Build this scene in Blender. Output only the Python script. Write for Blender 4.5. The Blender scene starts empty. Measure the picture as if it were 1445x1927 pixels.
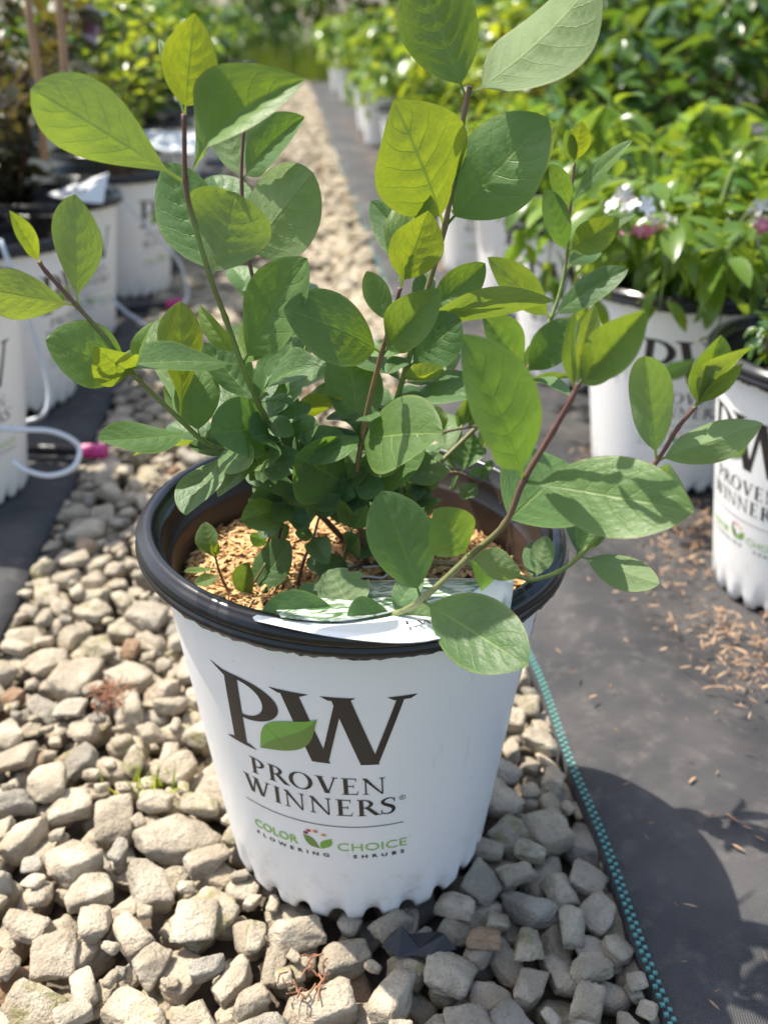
import bpy, bmesh, math, random
import numpy as np
from mathutils import Vector, Matrix, noise

random.seed(7)
rng = np.random.default_rng(11)
scene = bpy.context.scene
col = scene.collection
R = math.radians

# ------------------------------------------------------------------ camera
IMG_W, IMG_H, FPX, HOR, CAM_H = 1445.0, 1927.0, 1820.0, 45.0, 0.575
PITCH = math.atan((IMG_H / 2 - HOR) / FPX)
CP, SP = math.cos(PITCH), math.sin(PITCH)
cam_data = bpy.data.cameras.new('camera')
cam = bpy.data.objects.new('camera', cam_data)
col.objects.link(cam)
cam.location = (0, 0, CAM_H)
cam.rotation_euler = (math.pi / 2 - PITCH, 0, 0)
cam_data.sensor_fit = 'VERTICAL'
cam_data.sensor_height = 36.0
cam_data.sensor_width = 27.0
cam_data.lens = 36.0 * FPX / IMG_H
cam_data.clip_start = 0.02
cam_data.clip_end = 500
cam_data.dof.use_dof = True
cam_data.dof.focus_distance = 0.565
cam_data.dof.aperture_fstop = cam_data.lens / 5.6
scene.camera = cam

# ------------------------------------------------------------------ light
SUN_DIR = Vector((-0.4455, 0.227, 0.866)).normalized()
world = bpy.data.worlds.new('World')
scene.world = world
world.use_nodes = True
wn, wl = world.node_tree.nodes, world.node_tree.links
sky = wn.new('ShaderNodeTexSky')
sky.sky_type = 'NISHITA'
sky.sun_disc = False
sky.sun_elevation = math.asin(SUN_DIR.z)
sky.sun_rotation = math.atan2(SUN_DIR.x, SUN_DIR.y)
sky.dust_density = 2.5
sky.ozone_density = 0.5
wl.new(sky.outputs['Color'], wn['Background'].inputs['Color'])
wn['Background'].inputs['Strength'].default_value = 0.15
sun_data = bpy.data.lights.new('sun', 'SUN')
sun_data.energy = 4.6
sun_data.angle = R(0.55)
sun_data.color = (1.0, 0.94, 0.84)
sun = bpy.data.objects.new('sun', sun_data)
col.objects.link(sun)
sun.rotation_euler = SUN_DIR.to_track_quat('Z', 'Y').to_euler()
sun.location = (-3, 2, 6)
scene.view_settings.view_transform = 'Standard'
scene.view_settings.look = 'None'
scene.view_settings.gamma = 1.0
scene.view_settings.exposure = 0.86
scene.cycles.use_denoising = True
scene.cycles.max_bounces = 8
scene.cycles.diffuse_bounces = 4
scene.cycles.sample_clamp_indirect = 6

# ------------------------------------------------------------------ helpers
def ray(px, py):
    cx, cy = (px - IMG_W / 2) / FPX, (IMG_H / 2 - py) / FPX
    return Vector((cx, CP + cy * SP, -SP + cy * CP))
def at(px, py, y):                      # point of the place seen at a pixel, at forward distance y
    d = ray(px, py)
    return Vector((0, 0, CAM_H)) + d * (y / d.y)
def atz(px, py, z=0.0):                 # the same, at height z
    d = ray(px, py)
    return Vector((0, 0, CAM_H)) + d * ((z - CAM_H) / d.z)
def camvec(v):                          # right / up / toward viewer -> world
    return Vector((v[0], v[1] * SP - v[2] * CP, v[1] * CP + v[2] * SP))
def project(p):
    x, y, z = p[0], p[1], p[2] - CAM_H
    d = y * CP - z * SP
    if d < 0.02: return (-9999, -9999, d)
    return (IMG_W / 2 + FPX * x / d, IMG_H / 2 - FPX * (y * SP + z * CP) / d, d)
def link(o, parent=None):
    col.objects.link(o)
    if parent is not None: o.parent = parent
    return o
def meshobj(name, verts, faces, mat, parent=None, smooth=True, uvs=None):
    me = bpy.data.meshes.new(name)
    me.from_pydata([tuple(v) for v in verts], [], [tuple(f) for f in faces])
    if smooth: me.shade_smooth()
    if uvs is not None:
        lay = me.uv_layers.new(name='UVMap')
        idx = np.empty(len(me.loops), dtype=np.int32); me.loops.foreach_get('vertex_index', idx)
        lay.data.foreach_set('uv', np.asarray(uvs, dtype=np.float32)[idx].ravel())
    if mat is not None: me.materials.append(mat)
    return link(bpy.data.objects.new(name, me), parent)
def fastmesh(name, V, F, mat, parent=None, smooth=True, uv=None):
    V = np.asarray(V, dtype=np.float32).reshape(-1, 3); F = np.asarray(F, dtype=np.int32)
    n = F.shape[1]
    me = bpy.data.meshes.new(name)
    me.vertices.add(len(V)); me.vertices.foreach_set('co', V.ravel())
    me.loops.add(F.size); me.loops.foreach_set('vertex_index', F.ravel())
    me.polygons.add(len(F)); me.polygons.foreach_set('loop_start', np.arange(0, F.size, n, dtype=np.int32))
    if uv is not None:
        lay = me.uv_layers.new(name='UVMap')
        lay.data.foreach_set('uv', np.asarray(uv, dtype=np.float32)[F.ravel()].ravel())
    me.update(calc_edges=True)
    if smooth: me.shade_smooth()
    if mat is not None: me.materials.append(mat)
    return link(bpy.data.objects.new(name, me), parent)
def empty(name, loc, rz=0.0):
    o = bpy.data.objects.new(name, None)
    o.empty_display_size = 0.05
    o.location = loc; o.rotation_euler = (0, 0, rz)
    return link(o)
def tag(o, label=None, cat=None, group=None, kind=None):
    if label: o['label'] = label
    if cat: o['category'] = cat
    if group: o['group'] = group
    if kind: o['kind'] = kind
    return o
def copy_tree(o, parent=None):
    c = o.copy(); col.objects.link(c); c.parent = parent
    for ch in list(o.children): copy_tree(ch, c)
    return c
def smooth_path(pts, n=6):
    pts = [Vector(p) for p in pts]; out = []
    for i in range(len(pts) - 1):
        p0 = pts[max(i - 1, 0)]; p1 = pts[i]; p2 = pts[i + 1]; p3 = pts[min(i + 2, len(pts) - 1)]
        for k in range(n):
            t = k / n
            out.append(0.5 * ((2 * p1) + (p2 - p0) * t + (2 * p0 - 5 * p1 + 4 * p2 - p3) * t * t + (3 * p1 - p0 - 3 * p2 + p3) * t ** 3))
    out.append(pts[-1])
    return out
def tube_data(path, rad, seg=8):
    V, F = [], []
    n = len(path); up = Vector((0.3, 0.2, 1)).normalized()
    for i, p in enumerate(path):
        t = (path[min(i + 1, n - 1)] - path[max(i - 1, 0)]).normalized()
        a = t.cross(up)
        if a.length < 1e-3: a = t.cross(Vector((1, 0, 0)))
        a.normalize(); b = t.cross(a)
        r = rad(i / (n - 1)) if callable(rad) else rad
        for k in range(seg):
            th = 2 * math.pi * k / seg
            V.append(p + (a * math.cos(th) + b * math.sin(th)) * r)
        if i:
            for k in range(seg):
                k2 = (k + 1) % seg
                F.append(((i - 1) * seg + k, (i - 1) * seg + k2, i * seg + k2, i * seg + k))
    F.append(tuple(range(seg))[::-1]); F.append(tuple((n - 1) * seg + k for k in range(seg)))
    return V, F
def tube(name, path, rad, mat, parent=None, seg=8):
    V, F = tube_data(path, rad, seg)
    return meshobj(name, V, F, mat, parent)
def lathe(name, prof, mat, parent=None, seg=96, fn=None, caps=False):
    V, F = [], []
    for i, (r, z) in enumerate(prof):
        for k in range(seg):
            th = 2 * math.pi * k / seg
            p = (r * math.cos(th), r * math.sin(th), z)
            V.append(fn(p, i, th) if fn else p)
        if i:
            for k in range(seg):
                k2 = (k + 1) % seg
                F.append(((i - 1) * seg + k, (i - 1) * seg + k2, i * seg + k2, i * seg + k))
    if caps: F.append(tuple((len(prof) - 1) * seg + k for k in range(seg)))
    return meshobj(name, V, F, mat, parent)

# ------------------------------------------------------------------ materials
class NT:
    def __init__(s, name):
        s.m = bpy.data.materials.new(name); s.m.use_nodes = True
        s.t = s.m.node_tree; s.t.nodes.clear()
        s.out = s.n('ShaderNodeOutputMaterial')
    def n(s, typ, **kw):
        nd = s.t.nodes.new(typ)
        for k, v in kw.items(): setattr(nd, k, v)
        return nd
    def set(s, sock, v):
        if isinstance(v, bpy.types.NodeSocket): s.t.links.new(v, sock)
        elif v is not None:
            if isinstance(v, tuple) and len(v) == 3 and sock.type == 'RGBA': v = v + (1,)
            sock.default_value = v
    def math(s, op, a, b=None, c=None, clamp=False):
        nd = s.n('ShaderNodeMath', operation=op, use_clamp=clamp)
        for i, v in enumerate((a, b, c)): s.set(nd.inputs[i], v)
        return nd.outputs[0]
    def mix(s, f, a, b, mode='MIX'):
        nd = s.n('ShaderNodeMix', data_type='RGBA', blend_type=mode)
        s.set(nd.inputs[0], f); s.set(nd.inputs[6], a); s.set(nd.inputs[7], b)
        return nd.outputs[2]
    def ramp(s, f, lo, hi, a=0.0, b=1.0):
        nd = s.n('ShaderNodeMapRange', interpolation_type='SMOOTHSTEP')
        for i, v in enumerate((f, lo, hi, a, b)): s.set(nd.inputs[i], v)
        return nd.outputs[0]
    def noise(s, vec, scale, detail=4.0, rough=0.55, dist=0.0):
        nd = s.n('ShaderNodeTexNoise'); s.set(nd.inputs['Vector'], vec)
        nd.inputs['Scale'].default_value = scale; nd.inputs['Detail'].default_value = detail
        nd.inputs['Roughness'].default_value = rough; nd.inputs['Distortion'].default_value = dist
        return nd.outputs['Fac']
    def obj(s): return s.n('ShaderNodeTexCoord').outputs['Object']
    def pos(s): return s.n('ShaderNodeNewGeometry').outputs['Position']
    def bump(s, h, strength=0.3, dist=0.002):
        nd = s.n('ShaderNodeBump'); nd.inputs['Strength'].default_value = strength
        nd.inputs['Distance'].default_value = dist; s.set(nd.inputs['Height'], h)
        return nd.outputs[0]
    def bsdf(s, color, rough=0.6, normal=None, spec=0.5, **kw):
        nd = s.n('ShaderNodeBsdfPrincipled')
        s.set(nd.inputs['Base Color'], color); s.set(nd.inputs['Roughness'], rough)
        s.set(nd.inputs['Specular IOR Level'], spec)
        if normal is not None: s.set(nd.inputs['Normal'], normal)
        for k, v in kw.items(): s.set(nd.inputs[k], v)
        return nd.outputs[0]
    def end(s, sh):
        s.t.links.new(sh, s.out.inputs['Surface']); return s.m

def plain(name, color, rough=0.5, spec=0.5, nscale=0, namp=0.15, bump=0.0, bscale=300.0):
    t = NT(name); c = color
    if nscale:
        f = t.noise(t.pos(), nscale, 5)
        c = t.mix(f, tuple(v * (1 - namp) for v in color), tuple(min(v * (1 + namp), 1) for v in color))
    nm = t.bump(t.noise(t.pos(), bscale, 3), bump, 0.001) if bump else None
    return t.end(t.bsdf(c, rough, nm, spec))

def leaf_mat(name, dark, young, under, tl_dark, tl_young, trans=0.42, rough=0.44, from_island=False, veins=True, nlat=7.0, bump=0.42):
    t = NT(name)
    uv = t.n('ShaderNodeTexCoord').outputs['UV']
    sep = t.n('ShaderNodeSeparateXYZ'); t.set(sep.inputs[0], uv)
    u, v = sep.outputs[0], sep.outputs[1]
    info = t.n('ShaderNodeObjectInfo'); geo = t.n('ShaderNodeNewGeometry')
    sc = t.n('ShaderNodeSeparateColor'); t.set(sc.inputs[0], info.outputs['Color'])
    age, brt = sc.outputs[0], sc.outputs[1]
    if from_island:
        rnd = geo.outputs['Random Per Island']
        age = t.math('POWER', rnd, 1.5); brt = t.math('FRACT', t.math('MULTIPLY', rnd, 17.3))
    av = t.math('ABSOLUTE', t.math('MULTIPLY_ADD', v, 2.0, -1.0))
    top = t.mix(age, dark, young)
    und = t.mix(t.math('MULTIPLY', age, 0.25), under, young)
    nz = t.noise(geo.outputs['Position'], 60.0, 3)
    base = t.mix(geo.outputs['Backfacing'], top, und)
    base = t.mix(1.0, base, t.mix(nz, (0.78, 0.8, 0.78), (1.15, 1.15, 1.1)), 'MULTIPLY')
    base = t.mix(1.0, base, t.mix(brt, (0.8, 0.8, 0.8), (1.2, 1.2, 1.2)), 'MULTIPLY')
    tl = t.mix(age, tl_dark, tl_young)
    nm = None
    if veins:
        wob = t.math('MULTIPLY_ADD', t.noise(uv, 3.0, 1), 0.08, -0.04)
        lat = t.math('FRACT', t.math('MULTIPLY', t.math('SUBTRACT', t.math('ADD', u, wob), t.math('MULTIPLY', t.math('POWER', av, 1.3), 0.26)), nlat))
        ld = t.math('ABSOLUTE', t.math('SUBTRACT', lat, 0.5))
        latv = t.math('MULTIPLY', t.ramp(ld, 0.0, 0.055, 1.0, 0.0), t.ramp(av, 0.55, 0.95, 1.0, 0.1))
        mid = t.ramp(av, 0.012, 0.05, 1.0, 0.0)
        vo = t.n('ShaderNodeTexVoronoi', feature='DISTANCE_TO_EDGE'); vo.inputs['Scale'].default_value = 1.0
        mp = t.n('ShaderNodeMapping'); mp.inputs['Scale'].default_value = (34, 20, 1)
        t.set(mp.inputs['Vector'], uv); t.set(vo.inputs['Vector'], mp.outputs[0])
        ret = t.ramp(vo.outputs['Distance'], 0.0, 0.16, 1.0, 0.0)
        vm = t.math('MAXIMUM', mid, t.math('MULTIPLY', latv, 0.5))
        vcol = t.mix(0.55, t.mix(geo.outputs['Backfacing'], (0.28, 0.38, 0.14), (0.42, 0.48, 0.28)), young)
        base = t.mix(t.math('MULTIPLY', vm, 0.85), base, vcol)
        base = t.mix(t.math('MULTIPLY', ret, 0.16), base, vcol)
        spot = t.math('MULTIPLY', t.ramp(t.noise(geo.outputs['Position'], 210.0, 2), 0.74, 0.78), t.ramp(t.noise(geo.outputs['Position'], 30.0, 2), 0.5, 0.62))
        base = t.mix(t.math('MULTIPLY', spot, 0.7), base, (0.20, 0.15, 0.05))
        base = t.mix(t.ramp(av, 0.90, 0.95, 0.0, 0.45), base, vcol)
        tl = t.mix(t.math('MULTIPLY', t.math('MAXIMUM', t.math('MAXIMUM', mid, t.math('MULTIPLY', latv, 0.8)), t.math('MULTIPLY', ret, 0.3)), 0.65), tl, tuple(c * 0.5 for c in tl_dark))
        edge = t.math('MULTIPLY', t.ramp(av, 0.965, 1.0, 0.0, 1.0), t.math('MULTIPLY_ADD', age, 0.6, 0.3))
        base = t.mix(edge, base, (0.17, 0.075, 0.05))
        h = t.math('SUBTRACT', t.math('MULTIPLY_ADD', t.noise(uv, 16.0, 3), 1.6, t.math('MULTIPLY', nz, 0.3)), t.math('MULTIPLY_ADD', ret, 0.10, t.math('MAXIMUM', t.math('MULTIPLY', latv, 1.0), mid)))
        nm = t.bump(h, bump, 0.0007)
    tl = t.mix(1.0, tl, t.mix(t.noise(uv, 5.0, 4, 0.6), (0.55, 0.6, 0.6), (1.3, 1.25, 1.2)), 'MULTIPLY')
    p = t.bsdf(base, t.math('MULTIPLY_ADD', geo.outputs['Backfacing'], 0.28, rough), nm, 0.45)
    tr = t.n('ShaderNodeBsdfTranslucent'); t.set(tr.inputs['Color'], tl)
    if nm is not None: t.set(tr.inputs['Normal'], nm)
    ms = t.n('ShaderNodeMixShader'); ms.inputs[0].default_value = trans
    t.t.links.new(p, ms.inputs[1]); t.t.links.new(tr.outputs[0], ms.inputs[2])
    return t.end(ms.outputs[0])

M_leaf = leaf_mat('honeysuckle leaf', (0.095, 0.185, 0.080), (0.18, 0.275, 0.05), (0.23, 0.32, 0.16), (0.15, 0.30, 0.03), (0.40, 0.45, 0.012), 0.40)
M_bgA = leaf_mat('bright shrub leaf', (0.075, 0.17, 0.035), (0.22, 0.34, 0.03), (0.15, 0.25, 0.09), (0.24, 0.40, 0.03), (0.46, 0.52, 0.03), 0.42, 0.27, True, False)
M_bgB = leaf_mat('deep green shrub leaf', (0.035, 0.095, 0.03), (0.11, 0.21, 0.03), (0.12, 0.20, 0.09), (0.12, 0.24, 0.02), (0.28, 0.36, 0.02), 0.36, 0.26, True, False)
M_bgC = leaf_mat('burgundy shrub leaf', (0.035, 0.028, 0.020), (0.085, 0.10, 0.025), (0.07, 0.055, 0.045), (0.07, 0.035, 0.015), (0.26, 0.24, 0.03), 0.32, 0.34, True, False)
M_bgD = leaf_mat('tree leaf', (0.03, 0.07, 0.015), (0.12, 0.16, 0.03), (0.07, 0.11, 0.04), (0.16, 0.30, 0.01), (0.42, 0.46, 0.02), 0.35, 0.5, True, False)
M_bgE = leaf_mat('yellow green shrub leaf', (0.12, 0.22, 0.03), (0.34, 0.42, 0.03), (0.2, 0.3, 0.1), (0.40, 0.5, 0.02), (0.6, 0.62, 0.03), 0.42, 0.3, True, False)

def stem_mat():
    t = NT('stem bark')
    a = t.n('ShaderNodeAttribute', attribute_name='Col')
    nz = t.noise(t.pos(), 260, 4)
    c = t.mix(1.0, a.outputs['Color'], t.mix(nz, (0.7, 0.7, 0.7), (1.25, 1.25, 1.25)), 'MULTIPLY')
    return t.end(t.bsdf(c, 0.5, t.bump(nz, 0.3, 0.0006)))
M_stem = stem_mat()
M_twig = plain('twig bark', (0.13, 0.075, 0.05), 0.7, 0.3, 60, 0.4)
M_gstem = plain('green shoot', (0.16, 0.22, 0.06), 0.55, 0.3, 60, 0.3)

def stone_mat():
    t = NT('limestone gravel')
    ob = t.obj(); info = t.n('ShaderNodeObjectInfo'); geo = t.n('ShaderNodeNewGeometry')
    r = t.math('FRACT', t.math('ADD', info.outputs['Random'], geo.outputs['Random Per Island']))
    r2 = t.math('FRACT', t.math('MULTIPLY', r, 13.7)); r3 = t.math('FRACT', t.math('MULTIPLY', r, 57.1))
    n4 = t.n('ShaderNodeTexNoise', noise_dimensions='4D'); t.set(n4.inputs['Vector'], geo.outputs['Position'])
    t.set(n4.inputs['W'], t.math('MULTIPLY', r, 20.0)); n4.inputs['Scale'].default_value = 38; n4.inputs['Detail'].default_value = 6
    n1 = n4.outputs['Fac']
    pos = geo.outputs['Position']
    n2 = t.noise(pos, 420, 5, 0.65); n3 = t.noise(pos, 95, 4)
    c = t.mix(r, (0.60, 0.515, 0.395), (0.535, 0.47, 0.37))
    c = t.mix(t.ramp(r2, 0.78, 1.0), c, (0.40, 0.37, 0.315))
    c = t.mix(t.ramp(r3, 0.972, 0.99), c, (0.42, 0.28, 0.18))
    c = t.mix(t.ramp(n1, 0.38, 0.68), t.mix(1.0, c, (0.76, 0.74, 0.70), 'MULTIPLY'), t.mix(1.0, c, (1.16, 1.15, 1.11), 'MULTIPLY'))
    c = t.mix(t.math('MULTIPLY', t.ramp(n3, 0.62, 0.74), 0.45), c, (0.33, 0.22, 0.13))
    moss = t.math('MULTIPLY', t.ramp(n3, 0.45, 0.65), t.ramp(r2, 0.08, 0.24, 0.6, 0.0))
    c = t.mix(moss, c, (0.25, 0.245, 0.075))
    c = t.mix(t.ramp(n2, 0.34, 0.48, 0.38, 0.0), c, (0.20, 0.17, 0.13))
    h = t.math('ADD', t.math('MULTIPLY', n2, 0.6), t.math('MULTIPLY', t.noise(pos, 140, 6, 0.6), 1.0))
    return t.end(t.bsdf(c, 0.92, t.bump(h, 1.0, 0.0055), 0.15))
M_stone = stone_mat()

def mat_fabric():
    t = NT('woven ground cloth')
    pos = t.pos()
    mp = t.n('ShaderNodeMapping'); mp.inputs['Rotation'].default_value = (0, 0, R(5.3)); t.set(mp.inputs['Vector'], pos)
    def wave(d, s):
        w = t.n('ShaderNodeTexWave', wave_type='BANDS', bands_direction=d); w.inputs['Scale'].default_value = s
        w.inputs['Distortion'].default_value = 0.6; w.inputs['Detail'].default_value = 2; t.set(w.inputs['Vector'], mp.outputs[0]); return w.outputs['Fac']
    wx, wy = wave('X', 180), wave('Y', 140)
    weave = t.math('MULTIPLY', wx, wy)
    n1 = t.noise(pos, 6, 6, 0.6); n2 = t.noise(pos, 45, 5, 0.65)
    c = t.mix(weave, (0.022, 0.022, 0.024), (0.060, 0.059, 0.061))
    c = t.mix(t.ramp(n1, 0.40, 0.70, 0.0, 0.6), c, (0.105, 0.098, 0.093))
    c = t.mix(t.ramp(n2, 0.48, 0.74, 0.0, 0.65), c, (0.125, 0.112, 0.10))
    h = t.math('ADD', weave, t.math('MULTIPLY', n2, 0.5))
    return t.end(t.bsdf(c, 0.62, t.bump(h, 0.6, 0.0014), 0.45))
M_mat = mat_fabric()
M_teal = plain('teal stitching', (0.10, 0.30, 0.27), 0.6, 0.4, 80, 0.3)
M_soil = plain('dark soil', (0.055, 0.042, 0.030), 0.95, 0.2, 25, 0.5, 0.5, 150)
M_field = plain('rough grass ground', (0.10, 0.115, 0.045), 0.95, 0.2, 3, 0.5)

def pot_mat():
    t = NT('white pot plastic'); pos = t.obj()
    n = t.noise(pos, 9, 4); d = t.noise(pos, 160, 3, 0.7)
    sp = t.n('ShaderNodeSeparateXYZ'); t.set(sp.inputs[0], pos)
    c = t.mix(n, (0.82, 0.815, 0.80), (0.875, 0.87, 0.855))
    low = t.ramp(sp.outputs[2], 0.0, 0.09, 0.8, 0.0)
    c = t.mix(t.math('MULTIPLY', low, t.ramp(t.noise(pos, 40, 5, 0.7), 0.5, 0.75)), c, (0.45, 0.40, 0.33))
    c = t.mix(t.ramp(d, 0.73, 0.76, 0.0, 0.6), c, (0.4, 0.38, 0.35))
    mp = t.n('ShaderNodeMapping'); mp.inputs['Scale'].default_value = (1, 1, 0.08); t.set(mp.inputs['Vector'], pos)
    c = t.mix(t.ramp(t.noise(mp.outputs[0], 130, 3, 0.6), 0.64, 0.78, 0.0, 0.30), c, (0.55, 0.52, 0.46))
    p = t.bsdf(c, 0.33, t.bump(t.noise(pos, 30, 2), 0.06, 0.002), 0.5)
    return t.end(p)
M_pot = pot_mat()
def rim_mat():
    t = NT('black pot rim plastic'); pos = t.obj()
    n = t.noise(pos, 120, 5, 0.7); n2 = t.noise(pos, 22, 4)
    c = t.mix(n2, (0.007, 0.007, 0.008), (0.018, 0.018, 0.020))
    c = t.mix(t.ramp(n, 0.62, 0.8, 0, 0.35), c, (0.09, 0.085, 0.08))
    return t.end(t.bsdf(c, t.ramp(n2, 0.3, 0.7, 0.16, 0.34), t.bump(n, 0.12, 0.0006), 0.5))
M_rim = rim_mat()
M_inner = plain('dark brown pot lining', (0.026, 0.018, 0.015), 0.38, 0.5, 40, 0.4)
M_ink = plain('black print ink', (0.022, 0.019, 0.018), 0.4, 0.5, 90, 0.3)
M_green1 = plain('light green print ink', (0.19, 0.40, 0.06), 0.4)
M_green2 = plain('olive green print ink', (0.15, 0.26, 0.05), 0.4)
M_lime = plain('lime green print ink', (0.27, 0.50, 0.09), 0.4)
M_red = plain('red print ink', (0.55, 0.05, 0.045), 0.4)
M_crim = plain('crimson print ink', (0.25, 0.02, 0.035), 0.4)
M_orng = plain('orange print ink', (0.75, 0.17, 0.06), 0.4)
M_yelo = plain('amber print ink', (0.75, 0.38, 0.03), 0.4)
M_white = plain('white plastic card', (0.80, 0.82, 0.81), 0.35)
M_pink = plain('magenta plastic', (0.52, 0.03, 0.20), 0.4, 0.5, 60, 0.2)
M_pinkc = plain('pink print ink', (0.70, 0.12, 0.28), 0.4)
M_tube = plain('pale drip tube plastic', (0.62, 0.66, 0.70), 0.3, 0.5, 50, 0.08)
M_pipe = plain('black pipe plastic', (0.016, 0.016, 0.018), 0.42, 0.5, 60, 0.3)
M_wood = plain('bamboo stake', (0.36, 0.22, 0.13), 0.7, 0.3, 30, 0.3)
M_trunk = plain('tree bark', (0.09, 0.065, 0.045), 0.9, 0.2, 12, 0.4)
M_scrap = plain('torn black film', (0.02, 0.02, 0.025), 0.45)
M_lav = plain('lavender card', (0.45, 0.36, 0.50), 0.45, 0.5, 40, 0.4)
def shred_mat(name, a, b, d):
    t = NT(name); r = t.n('ShaderNodeNewGeometry').outputs['Random Per Island']
    c = t.mix(r, a, b); c = t.mix(t.ramp(t.math('FRACT', t.math('MULTIPLY', r, 31.7)), 0.8, 0.95), c, d)
    return t.end(t.bsdf(c, 0.65, None, 0.3))
M_hull = shred_mat('rice hull mulch', (0.52, 0.29, 0.115), (0.66, 0.44, 0.21), (0.24, 0.12, 0.05))
M_chip = shred_mat('wood chip litter', (0.27, 0.15, 0.08), (0.42, 0.29, 0.18), (0.09, 0.05, 0.03))
M_dry = shred_mat('dry reddish weed', (0.22, 0.09, 0.05), (0.33, 0.17, 0.09), (0.12, 0.05, 0.035))

# ------------------------------------------------------------------ ground and cloths
def redge(y): return 0.2185 - 0.090 * y
def ledge(y): return -0.331 - 0.087 * y
ground = meshobj('ground', [(-250, -60, -0.06), (250, -60, -0.06), (250, 400, -0.06), (-250, 400, -0.06)], [(0, 1, 2, 3)], M_field, smooth=False)
tag(ground, kind='structure')
def cloth(name, side):
    ys = np.concatenate([np.arange(-0.3, 2.4, 0.02), np.arange(2.4, 16, 0.12)])
    ws = np.concatenate([np.arange(0, 0.9, 0.02), np.arange(0.9, 6.0, 0.2)])
    V, F = [], []
    for y in ys:
        for w in ws:
            x = redge(y) + w if side > 0 else ledge(y) - w
            z = 0.004
            q = Vector((x * 7 + y * 2.2, y * 1.6 - x * 2, 0.3 * side))
            z += 0.0075 * noise.noise(q) + 0.003 * noise.noise(q * 3.1)
            z += 0.0058 * math.sin(21 * (x + 0.55 * y) + 3 * noise.noise(Vector((x * 2, y * 2, 4)))) * min(1, w * 12)
            x += 0.006 * noise.noise(Vector((y * 6, side * 3.0, 0))) * (1 if w < 0.01 else 0)
            z -= 0.008 * math.exp(-w / 0.018)
            V.append((x, y, z))
    nw = len(ws)
    for i in range(len(ys) - 1):
        for j in range(nw - 1):
            a = i * nw + j
            F.append((a, a + 1, a + nw + 1, a + nw) if side > 0 else (a, a + nw, a + nw + 1, a + 1))
    base = len(V)                                   # folded down edge next to the gravel
    for i, y in enumerate(ys):
        x, yy, z = V[i * nw]
        V.append((x - side * 0.002, yy, -0.055))
    for i in range(len(ys) - 1):
        f = (i * nw, (i + 1) * nw, base + i + 1, base + i)
        F.append(f if side > 0 else f[::-1])
    o = meshobj(name, V, F, M_mat)
    tag(o, kind='structure')
    return o, ys, V, nw
mat_r, ys_r, V_r, nw_r = cloth('ground_cloth', 1)
mat_l, ys_l, V_l, nw_l = cloth('ground_cloth', -1)
# two rows of offset teal stitches along the cloth edge
SV, SF = [], []
def edge_at(y):
    i = int(np.clip(np.searchsorted(ys_r, y) - 1, 0, len(ys_r) - 2)); f = (y - ys_r[i]) / (ys_r[i + 1] - ys_r[i])
    a, b = Vector(V_r[i * nw_r]), Vector(V_r[(i + 1) * nw_r]); return a.lerp(b, f)
y = -0.2; k = 0
while y < 6.0:
    st = 0.0034
    for row in range(2):
        if (k + row) % 2 == 0:
            p = edge_at(y) + Vector((0.0005 + row * 0.0036, 0, 0.0012)); q = edge_at(y + st) + Vector((0.0005 + row * 0.0036, 0, 0.0012))
            w = Vector((0.0034, 0, 0.0002)); b = len(SV); up = Vector((0, 0, 0.0006)); dn = Vector((0, 0, -0.002))
            SV += [p + dn, p + w + dn, q + w + dn, q + dn, p.lerp(q, .15) + w * .1 + up, p.lerp(q, .15) + w * .9 + up, p.lerp(q, .85) + w * .9 + up, p.lerp(q, .85) + w * .1 + up]
            SF += [(b + 4, b + 5, b + 6, b + 7), (b, b + 1, b + 5, b + 4), (b + 1, b + 2, b + 6, b + 5), (b + 2, b + 3, b + 7, b + 6), (b + 3, b, b + 4, b + 7)]
    y += st; k += 1
tag(meshobj('edge_stitching', SV, SF, M_teal, mat_r, smooth=False), kind='stuff')

# ------------------------------------------------------------------ gravel
POT = Vector((-0.0205, 0.585, 0.0))
path = meshobj('gravel_path', [(ledge(-0.3) - .02, -0.3, -0.036), (redge(-0.3) + .02, -0.3, -0.036), (redge(16) + .02, 16, -0.036), (ledge(16) - .02, 16, -0.036)], [(0, 1, 2, 3)], plain('gritty gravel bed', (0.13, 0.105, 0.075), 0.95, 0.2, 120, 0.6, 0.6, 200), smooth=False)
tag(path, kind='structure')
def rock_shape(seed, sub):
    rs = np.random.default_rng(seed)
    bm = bmesh.new(); bmesh.ops.create_icosphere(bm, subdivisions=sub, radius=1.0)
    bm.verts.ensure_lookup_table()
    D = np.array([v.co[:] for v in bm.verts]); D /= np.linalg.norm(D, axis=1)[:, None]
    F = np.array([[v.index for v in f.verts] for f in bm.faces]); bm.free()
    n = rs.integers(7, 12)
    N = rs.normal(size=(n, 3)); N /= np.linalg.norm(N, axis=1)[:, None]
    N = np.vstack([N, np.eye(3), -np.eye(3)])
    dist = rs.uniform(0.56, 0.98, len(N))
    dots = D @ N.T
    r = np.where(dots > 0.05, dist[None, :] / np.maximum(dots, 0.05), 9.0)
    kk = 26.0
    rr = -np.log(np.exp(-kk * r).sum(1)) / kk + 0.05
    P = D * rr[:, None]
    off = rs.uniform(-50, 50, 3)
    d = np.array([noise.fractal(Vector(p * 2.3 + off), 0.9, 2.1, 4) for p in P]) if sub >= 3 else np.array([noise.noise(Vector(p * 2.3 + off)) for p in P])
    P = P * (1 + 0.075 * d)[:, None]
    if sub >= 3: P = P * (1 + 0.028 * np.array([noise.noise(Vector(p * 7.0 + off)) + 0.6 * noise.noise(Vector(p * 15.0 + off)) for p in P]))[:, None]
    P *= np.array([1.0, rs.uniform(0.62, 0.88), rs.uniform(0.44, 0.64)])
    P /= np.abs(P[:, 0]).max()
    return P, F
N_ROCK = 22
rocks_hi = [rock_shape(100 + i, 4) for i in range(N_ROCK)]
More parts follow.
